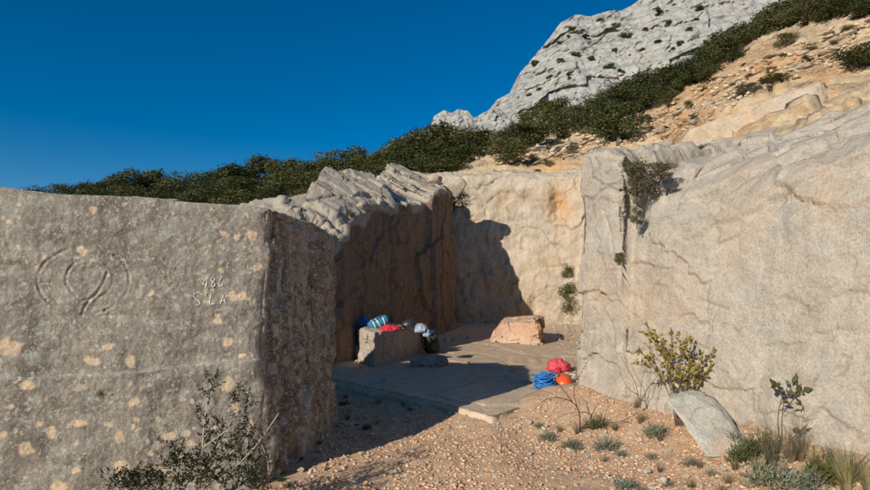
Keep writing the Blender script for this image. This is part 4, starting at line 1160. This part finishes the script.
gravel('floor_rubble', np.stack([x, y, floor_z(x, y) - sz * .1], -1), sz, 11, M['pebble'])
# scree stones
n = 2600
xx = g.uniform(495, 880, n); lowy = np.interp(xx, [495, 575, 680, 760, 830, 880], [168, 160, 140, 92, 70, 62]); upy = np.interp(xx, [495, 560, 640, 700, 770, 880], [156, 142, 118, 90, 56, 18])
yy = upy + (lowy - upy) * g.uniform(0, 1, n)
Ys_ = np.geomspace(11, 60, 160)
pts = []
a_, f_, u_ = ray(xx[:, None], yy[:, None]); Xg = a_ / f_ * Ys_; Zg = CAMZ + u_ / f_ * Ys_; Yg = np.broadcast_to(Ys_, Xg.shape)
Hg = hill_z(Xg, Yg); hit = (Zg < Hg) & ~inside(Xg, Yg); ki = hit.argmax(1); okh = hit.any(1)
sp = np.stack([Xg[np.arange(n), ki], Yg[np.arange(n), ki], Hg[np.arange(n), ki]], -1)[okh]
sz = (.025 + .13 * g.uniform(0, 1, len(sp)) ** 3) * sp[:, 1] / 18
gravel('scree_stones', sp - np.array([0, 0, .02]), sz * np.where(sz > .08, .8, 1.0), 12, pebble_mat('scree_stone', [(0, (.40, .26, .14)), (.35, (.50, .37, .23)), (.7, (.56, .455, .32)), (1, (.60, .53, .42))]))
big = np.argsort(g.uniform(0, 1, len(sp)))[:110]
for i in big:
    q = sp[i]; w = g.uniform(5, 12) / FPX * q[1] * .6
    stone(q - np.array([0, 0, w * .2]), w * g.uniform(1.0, 1.9), w, w * g.uniform(.35, .6), g.uniform(-.4, .4), RP[i % 8], 'pale slab of rock lying on the ochre scree', 'rock slabs on the scree', 'scree_rock', 'rock', (0, -R(g.uniform(8, 26))))
# single stones on the path and bank
for (x, y, w) in [(570, 453, 11), (545, 425, 7), (602, 419, 9), (646, 474, 12), (664, 483, 14), (620, 465, 9), (592, 470, 8), (556, 470, 7), (515, 470, 6), (700, 488, 12), (640, 440, 8), (668, 450, 8), (652, 490, 9), (722, 470, 10), (755, 440, 9), (748, 482, 14), (686, 478, 9), (530, 455, 7), (495, 478, 8), (455, 486, 8), (430, 470, 6), (590, 440, 8), (612, 482, 8), (576, 486, 7),
                  (540, 486, 7), (705, 462, 9), (760, 470, 8), (604, 432, 8), (632, 432, 7), (530, 418, 8), (518, 424, 6)]:
    q = gz(x, y); s_ = w * .5 / FPX * q[1]
    stone(q - np.array([0, 0, s_ * .15]), s_, s_ * .8, s_ * .75, rnd(0, 6), RM[int(x) % 8], 'pale stone lying in the sun on the gravel and bank', 'loose stones on the gravel')
g4 = random.Random(12)
for i in range(210):
    y = 402 + 88 * g4.random() ** .8; x = g4.uniform(300, 760)
    if x < 330 + (490 - y) * .5 or (x > 560 and y < 425 + (x - 560) * .2) or (x < 505 and y < 418) or (655 < x < 750 and y < 465): continue
    q = gz(x, y); s_ = g4.uniform(2.2, 4.6) * .5 / FPX * q[1] * 1.2
    stone(q - np.array([0, 0, s_ * .2]), s_, s_ * g4.uniform(.7, 1), s_ * g4.uniform(.5, .8), g4.uniform(0, 6), RM[i % 8], 'small tan pebble among the finer gravel of the path', 'pebbles on the gravel path', 'pebble', 'pebble')
for (x, y, w) in [(300, 472, 10), (318, 452, 9), (290, 484, 9), (340, 440, 8), (325, 470, 8), (352, 426, 8), (372, 436, 7), (305, 456, 8), (366, 418, 7), (395, 424, 7)]:
    q = gz(x, y); s_ = w * .5 / FPX * q[1]
    stone(q - np.array([0, 0, s_ * .15]), s_, s_ * .8, s_ * .75, rnd(0, 6), RM[int(x) % 8], 'stone in the shade at the foot of the grey block', 'stones in the shade of the grey block')
for i in range(34):
    x = rnd(536, 576); y = rnd(325, 349); q = on_z(x, y, .3)
    for _ in range(4): q = on_z(x, y, float(floor_z(q[0], q[1])))
    s_ = rnd(2.5, 6) * .5 / FPX * q[1]
    stone(q - np.array([0, 0, s_ * .1]), s_, s_ * .85, s_ * .8, rnd(0, 6), RP[i % 8], 'rubble stone heaped beside the pink boulder under the beige column', 'rubble under the beige column', 'rubble_stone')
for i in range(16):
    x = rnd(395, 470); y = rnd(327, 350); q = on_z(x, y, .3)
    for _ in range(4): q = on_z(x, y, float(floor_z(q[0], q[1])))
    s_ = rnd(2.5, 7) * .5 / FPX * q[1]
    stone(q - np.array([0, 0, s_ * .1]), s_, s_ * .85, s_ * .8, rnd(0, 6), RM[i % 8], 'stone strewn in the shade along the foot of the brown face', 'stones along the brown face', 'rubble_stone')
# broken rocks perched on the rim of the shaded face
for i, (x, y, w, h, lab) in enumerate([(452, 196, 26, 26, 'big squarish rock perched on the corner of the shaded rim'), (436, 186, 20, 18, 'rock wedged against the big squarish rock on the rim'), (462, 184, 16, 18, 'reddish rock on the rim between the green shrub and the squarish rock'),
                                       (424, 182, 22, 14, 'flat pale rock lying on the shaded rim'), (440, 172, 20, 10, 'low pale rock topping the broken heap on the rim'), (362, 206, 18, 14, 'lone pale rock at the low end of the shaded rim')]):
    Yr = 18.6 if x > 400 else 14.5
    q = nearest(LV, x, y); s_ = w * .55 / FPX * q[1]
    me = RP[(i + 2) % 8]
    stone(q - np.array([0, 0, .12]), s_, s_ * 1.1, h * .6 / FPX * q[1], rnd(0, 6), me, lab, None, 'rim_rock', 'rock', (rnd(-.2, .2), rnd(-.2, .2)))

def boulder(name, V, F, mat, label, cat='boulder', ochre=.3):
    me = mesh_np(name, V, F); set_attr(me, 'ochre', ochre * np.clip(.5 + 1.3 * fbm(V * 2, 3, 5), 0, 1)); set_attr(me, 'cream', np.zeros(len(V)))
    return tag(link(name, me, mat), label, cat)
def hex_boulder(c8, n, seed, amp, cell, ca):
    us, vs, ws = [np.linspace(0, 1, k_) for k_ in n]
    V, F, ids, par = hexa(c8, us, vs, ws, 'frtbl')
    V = V + amp * np.stack([facet(V * cell, seed + 10 * q)[0] for q in range(3)], -1) + amp * .5 * np.stack([fbm(V * cell * 2, 4, seed + 3 * q) for q in range(3)], -1)
    return chip(V, par, c8, ca, ca * 1.7, seed + 5, 4.0), F
# squared stone block used as a table for the gear
zf = .19
Kc, Ac, Bc = on_z(374, 369, zf), on_z(356, 362, zf), on_z(425, 353, zf); Dc = Ac + Bc - Kc
up = np.array([0, 0, .66]); dn = np.array([0, 0, -.08])
V, F = hex_boulder([Ac + dn, Kc + dn, Bc + dn, Dc + dn, Ac + up * 1.03, Kc + up, Bc + up * .98, Dc + up * 1.05], (40, 90, 50), 801, .035, 3.0, .045)
boulder('stone_block', V, F, M['brown_rock'] if False else M['beige_rock'], 'squared stone block carrying bags and a black helmet', 'stone block')
BT = zf + .66
# pink boulder in the sun
a = [on_z(489, 342, .27), on_z(541, 347, .25), on_z(546, 340, .27), on_z(497, 335, .29)]
h_ = 25 / FPX * a[0][1]
V, F = hex_boulder([a[0] + [0, 0, -.03], a[1] + [0, 0, .03], a[2] + [0, 0, 0], a[3] + [0, 0, -.03], a[0] + [.30, .1, h_ * .8], a[1] + [.0, .1, h_], a[2] + [-.1, -.1, h_], a[3] + [.2, 0, h_ * .85]], (70, 50, 40), 821, .085, 2.0, .07)
boulder('pink_boulder', V, F, M['pink_rock'], 'pinkish sunlit boulder on the quarry floor', 'boulder', .6)
# flat dull rock in front of the stone block
q = on_z(424, 368, .18); v, f = rock_shape(840, 5, .6)
V = v * np.array([.45, .25, .22]); V += .02 * np.stack([facet(V * 6, 841 + k_)[0] for k_ in range(3)], -1)
boulder('flat_rock', V + q + np.array([0, 0.05, -.06]), f, M['dull_rock'], 'flat dull brown rock lying before the stone block', 'rock')
# pale stone leaning on the bank
import bmesh
outl = [(667, 402), (676, 396), (690, 395), (704, 399), (717, 408), (730, 423), (740, 440), (744, 453), (736, 457), (720, 458), (708, 458), (698, 448), (688, 432), (678, 418)]
b0 = gz(716, 459)
bm = bmesh.new()
fr = [bm.verts.new(tuple(P(x, y, b0[1] + (459 - y) * .0085))) for x, y in outl]
fc = bm.faces.new(fr)
ex = bmesh.ops.extrude_face_region(bm, geom=[fc])
bmesh.ops.translate(bm, vec=(.10, .17, .03), verts=[v_ for v_ in ex['geom'] if isinstance(v_, bmesh.types.BMVert)])
bmesh.ops.recalc_face_normals(bm, faces=bm.faces[:])
bmesh.ops.bevel(bm, geom=bm.edges[:], offset=.010, segments=1, affect='EDGES')
bmesh.ops.triangulate(bm, faces=bm.faces[:])
bmesh.ops.subdivide_edges(bm, edges=bm.edges[:], cuts=3, use_grid_fill=True)
bmesh.ops.triangulate(bm, faces=bm.faces[:])
V = np.array([tuple(v_.co) for v_ in bm.verts]); F = np.array([[v_.index for v_ in f_.verts] for f_ in bm.faces]); bm.free()
V += .026 * np.stack([facet(V * 3.6, 861 + k_)[0] for k_ in range(3)], -1) + .010 * np.stack([fbm(V * 9, 3, 871 + k_) for k_ in range(3)], -1)
px_, py_ = proj(V)
me = mesh_np('leaning_stone', V, F, False); set_attr(me, 'ochre', np.exp(-(((px_ - 728) / 14) ** 2 + ((py_ - 450) / 9) ** 2)))
tag(link('leaning_stone', me, M['grey_stone']), 'large pale grey stone leaning on the bank, pink at its foot', 'stone')
# a tan stone behind it
q = gz(734, 428); stone(q + np.array([-.1, .12, -.1]), .26, .10, .22, .5, RP[3], 'tan stone wedged behind the leaning pale stone', None, 'bank_stone', 'stone', (0, .5))

# ================================================================== CLIMBING GEAR
def cloth_lump(name, mat, loc, size, seed, rz=0, parent=None, crease=.35):
    v, f = ico(5)
    w_ = v + .35 * np.stack([fbm(v * 1.1, 2, seed + 20 + k_) for k_ in range(3)], -1)
    v = v * (1 + .32 * fbm(v * .9, 2, seed)[:, None] - .30 * np.abs(fbm(w_ * np.array([2.6, .8, 1.7]), 2, seed + 3))[:, None] + .10 * facet(w_ * 1.7, seed + 5)[0][:, None])
    v += .06 * np.stack([fbm(v * 4, 3, seed + k_) for k_ in range(3)], -1)
    v[:, 2] = np.where(v[:, 2] < -.35, -.35 + (v[:, 2] + .35) * .15, v[:, 2])
    v[:, 2] -= v[:, 2].min()
    v = v * np.array(size)
    o = link(name, mesh_np(name, v, f), mat, parent, tuple(map(float, loc))); o.rotation_euler.z = rz
    return o
def helmet(loc, rz, tilt, r, shell, label):
    o = empty('climbing_helmet', tuple(map(float, loc)), label, 'helmet'); o.rotation_euler = (tilt[0], tilt[1], rz)
    n1_, n2_ = 36, 16; V = []
    for i in range(n2_ + 1):
        ph = i / n2_ * R(98)
        for j in range(n1_):
            a = 2 * math.pi * j / n1_
            rib = 1 + .025 * math.cos(3 * a) * math.sin(ph) ** 2
            V.append((1.15 * r * math.sin(ph) * math.cos(a) * rib, .92 * r * math.sin(ph) * math.sin(a) * rib, r * (math.cos(ph) + .14) * .88 + (.04 * r if i == n2_ and abs(math.cos(a)) > .7 else 0)))
    F = [[i * n1_ + j, i * n1_ + (j + 1) % n1_, (i + 1) * n1_ + (j + 1) % n1_, (i + 1) * n1_ + j] for i in range(n2_) for j in range(n1_)]
    link('shell', mesh_np('shell', np.array(V), np.array(F)), shell, o)
    mb = MB(); mb.tube([(1.15 * r * math.cos(t), .92 * r * math.sin(t), 0.012) for t in np.linspace(0, 2 * math.pi, 37)], r * .05, 6); mb.build('rim', MAT_BLACK, o, smooth=True)
    for s_ in (-1, 1):
        for k_ in range(3):
            a = s_ * (1.2 + .35 * k_); ph = R(62)
            c = Vector((1.15 * r * math.sin(ph) * math.cos(a), .92 * r * math.sin(ph) * math.sin(a), r * (math.cos(ph) + .14) * .88))
            d = Vector((-math.cos(a), -math.sin(a), 1.1)).normalized()
            mb = MB(); mb.tube([c - d * r * .16 + c.normalized() * .002, c + c.normalized() * .003, c + d * r * .16 + c.normalized() * .002], [r * .02, r * .065, r * .02], 6); mb.build('vent', MAT_BLACK, o)
    for s_ in (-1, 1):
        mb = MB(); mb.tube([(.4 * r, s_ * .86 * r, .01), (.2 * r, s_ * .5 * r, -.0), (0, s_ * .12 * r, .008)], r * .04, 5); mb.build('strap', MAT_BLACK, o)
    return o
MAT_BLACK = cloth_mat('black_plastic', (.018, .018, .020), .45, False)
C_ = {k_: cloth_mat(k_ + '_fabric', c_, .75) for k_, c_ in dict(blue=(.015, .17, .52), teal=(.03, .17, .26), red=(.50, .022, .035), white=(.68, .68, .66), greyblue=(.30, .36, .46), olive=(.055, .05, .028), navy=(.02, .03, .06), cyan=(.16, .36, .48), pink=(.55, .06, .08)).items()}
MAT_ORANGE = cloth_mat('orange_shell', (.72, .095, .025), .35, False, var=.08)
MAT_DARKSHELL = cloth_mat('dark_shell', (.030, .030, .032), .4, False, var=.1)
def top_pt(x, y, z=BT):
    return on_z(x, y, z)
o = cloth_lump('stuff_sack', C_['blue'], top_pt(364, 327), (.12, .12, .15), 901, .4); tag(o, 'bright blue stuff sack on the left corner of the stone block', 'bag')
mb = MB(); mb.tube([(.0, 0, .16), (.02, .01, .20), (.05, .03, .19)], [.025, .02, .006], 6); mb.build('drawstring_neck', C_['blue'], o, smooth=True)
# rolled bag with white bands
q = top_pt(381, 329)
o = empty('rolled_bag', tuple(q), 'teal rolled bag with white bands on the stone block', 'bag'); o.rotation_euler = (0, -R(24), R(20))
ang = np.linspace(-.5, .5, 15)
def cyl_wrap(name, xs_, rs_, mat, par_=None):
    mb = MB(); mb.tube([(x_, 0, .115 + .004 * math.sin(40 * x_)) for x_ in xs_], rs_, 18); return mb.build(name, mat, par_ or o, smooth=True)
roll_ = cyl_wrap('roll', [-.20, -.19, -.15, -.05, .05, .15, .19, .20], [.07, .10, .115, .112, .116, .113, .10, .07], C_['teal'])
for x_ in (-.11, -.02, .09):
    cyl_wrap('band', [x_ - .011, x_ + .011], [.121, .121], C_['white'], roll_)
cyl_wrap('end_cap', [.203, .216], [.06, .05], C_['navy'], roll_)
mb = MB(); mb.tube([(-.15, -.06, .21), (-.05, -.09, .25), (.08, -.07, .235), (.16, -.04, .20)], .010, 5); mb.build('handle', C_['blue'], o)
o = cloth_lump('red_jacket', C_['red'], top_pt(390, 331), (.19, .14, .085), 911, .2); tag(o, 'crumpled red jacket between rolled bag and black helmet', 'jacket')
s2 = cloth_lump('sleeve', C_['red'], (.13, .05, .01), (.12, .05, .06), 915, .5, o)
helmet(top_pt(409, 327) + np.array([0, 0, .03]), R(200), (R(-12), R(14)), .135, MAT_DARKSHELL, 'black climbing helmet on the stone block')
o = cloth_lump('draped_shirt', C_['greyblue'], top_pt(421, 330) - np.array([0, 0, .05]), (.13, .12, .11), 921, .3); tag(o, 'pale grey-blue shirt bunched beside the black helmet', 'shirt')
cloth_lump('sleeve', C_['greyblue'], (.09, -.05, -.08), (.07, .06, .12), 925, .1, o)
# backpack standing against the block
q = on_z(434, 354, .2)
o = empty('backpack', tuple(q), 'dark olive backpack leaning against the stone block', 'backpack'); o.rotation_euler = (R(-6), R(-14), R(35))
def rbox(name, size, loc, mat, parent, seed, sq=3.2):
    v, f = ico(4); s_ = np.sign(v); p_ = 2 / sq
    d = (np.abs(v) ** sq).sum(1) ** (1 / sq); v = v / d[:, None]
    v = v * np.array(size) * .5 + .012 * np.stack([fbm(v * 2.4, 3, seed + k_) for k_ in range(3)], -1)
    return link(name, mesh_np(name, v, f), mat, parent, loc)
rbox('body', (.32, .22, .46), (0, 0, .225), C_['olive'], o, 931); rbox('lid', (.34, .24, .12), (0, .0, .46), C_['navy'], o, 933); rbox('pocket', (.24, .08, .20), (0, -.12, .17), C_['olive'], o, 935)
for s_ in (-1, 1):
    mb = MB(); mb.tube([(s_ * .09, .10, .44), (s_ * .11, .17, .34), (s_ * .12, .16, .18), (s_ * .11, .10, .06)], .018, 6); mb.build('shoulder_strap', MAT_BLACK, o, smooth=True)
    mb = MB(); mb.tube([(s_ * .08, -.115, .42), (s_ * .08, -.135, .34), (s_ * .08, -.12, .26)], .009, 5); bs_ = mb.build('buckle_strap', MAT_BLACK, o); rbox('buckle', (.035, .02, .03), (s_ * .08, -.143, .34), MAT_BLACK, bs_, 939)
# gear heap under the column
def floor_pt(x, y):
    q = on_z(x, y, .2)
    for _ in range(5): q = on_z(x, y, float(floor_z(q[0], q[1])))
    return q
o = cloth_lump('red_jacket', C_['pink'], floor_pt(559, 372), (.21, .16, .16), 941, .5); tag(o, 'crumpled red jacket behind the orange helmet by the beige column', 'jacket')
cloth_lump('sleeve', C_['red'], (-.10, -.10, .0), (.11, .06, .07), 943, .4, o)
q = floor_pt(545, 389)
mb = MB(); g2 = random.Random(4)
for i in range(15):
    a0 = g2.uniform(0, 6.28); rx, ry = g2.uniform(.10, .17), g2.uniform(.08, .12); cx_, cy_ = g2.gauss(0, .02), g2.gauss(0, .02); z_ = .012 + .014 * i; ti = g2.uniform(-.05, .05)
    mb.tube([(cx_ + rx * math.cos(t + a0), cy_ + ry * math.sin(t + a0), max(.01, z_ + ti * math.cos(t) + .012 * math.sin(3 * t))) for t in np.linspace(0, 6.283, 30)], .0095, 6)
mb.tube([(.15, -.05, .02), (.2, -.14, .012), (.1, -.2, .012), (-.05, -.17, .012), (-.15, -.2, .012)], .0065, 6)
o = mb.build('rope_coil', C_['blue'], None, tuple(q), True); tag(o, 'blue climbing rope coiled on the floor beside the orange helmet', 'rope')
o = cloth_lump('rope_bag', C_['cyan'], floor_pt(562, 384) + np.array([0, .05, 0]), (.20, .15, .10), 951, .3); tag(o, 'pale blue rope bag under the orange helmet', 'bag')
mb = MB(); mb.tube([(.12, -.1, .08), (.2, -.06, .13), (.2, .06, .12), (.1, .1, .09)], .010, 5); mb.build('strap', C_['white'], o)
helmet(floor_pt(563, 391) + np.array([0, -.02, .10]), R(250), (R(-34), R(10)), .145, MAT_ORANGE, 'orange climbing helmet at the foot of the beige column')
# white water bottle
q = floor_pt(568, 372) + np.array([-.04, .10, 0]); o = empty('water_bottle', tuple(q), 'white water bottle behind the red jacket by the beige column', 'bottle')
mb = MB(); mb.tube([(0, 0, 0), (0, 0, .01), (0, 0, .17), (0, 0, .20)], [.034, .037, .037, .022], 14); mb.build('body', C_['white'], o, smooth=True)
mb = MB(); mb.tube([(0, 0, .20), (0, 0, .235)], [.020, .018], 12); mb.build('cap', C_['cyan'], o, smooth=True)
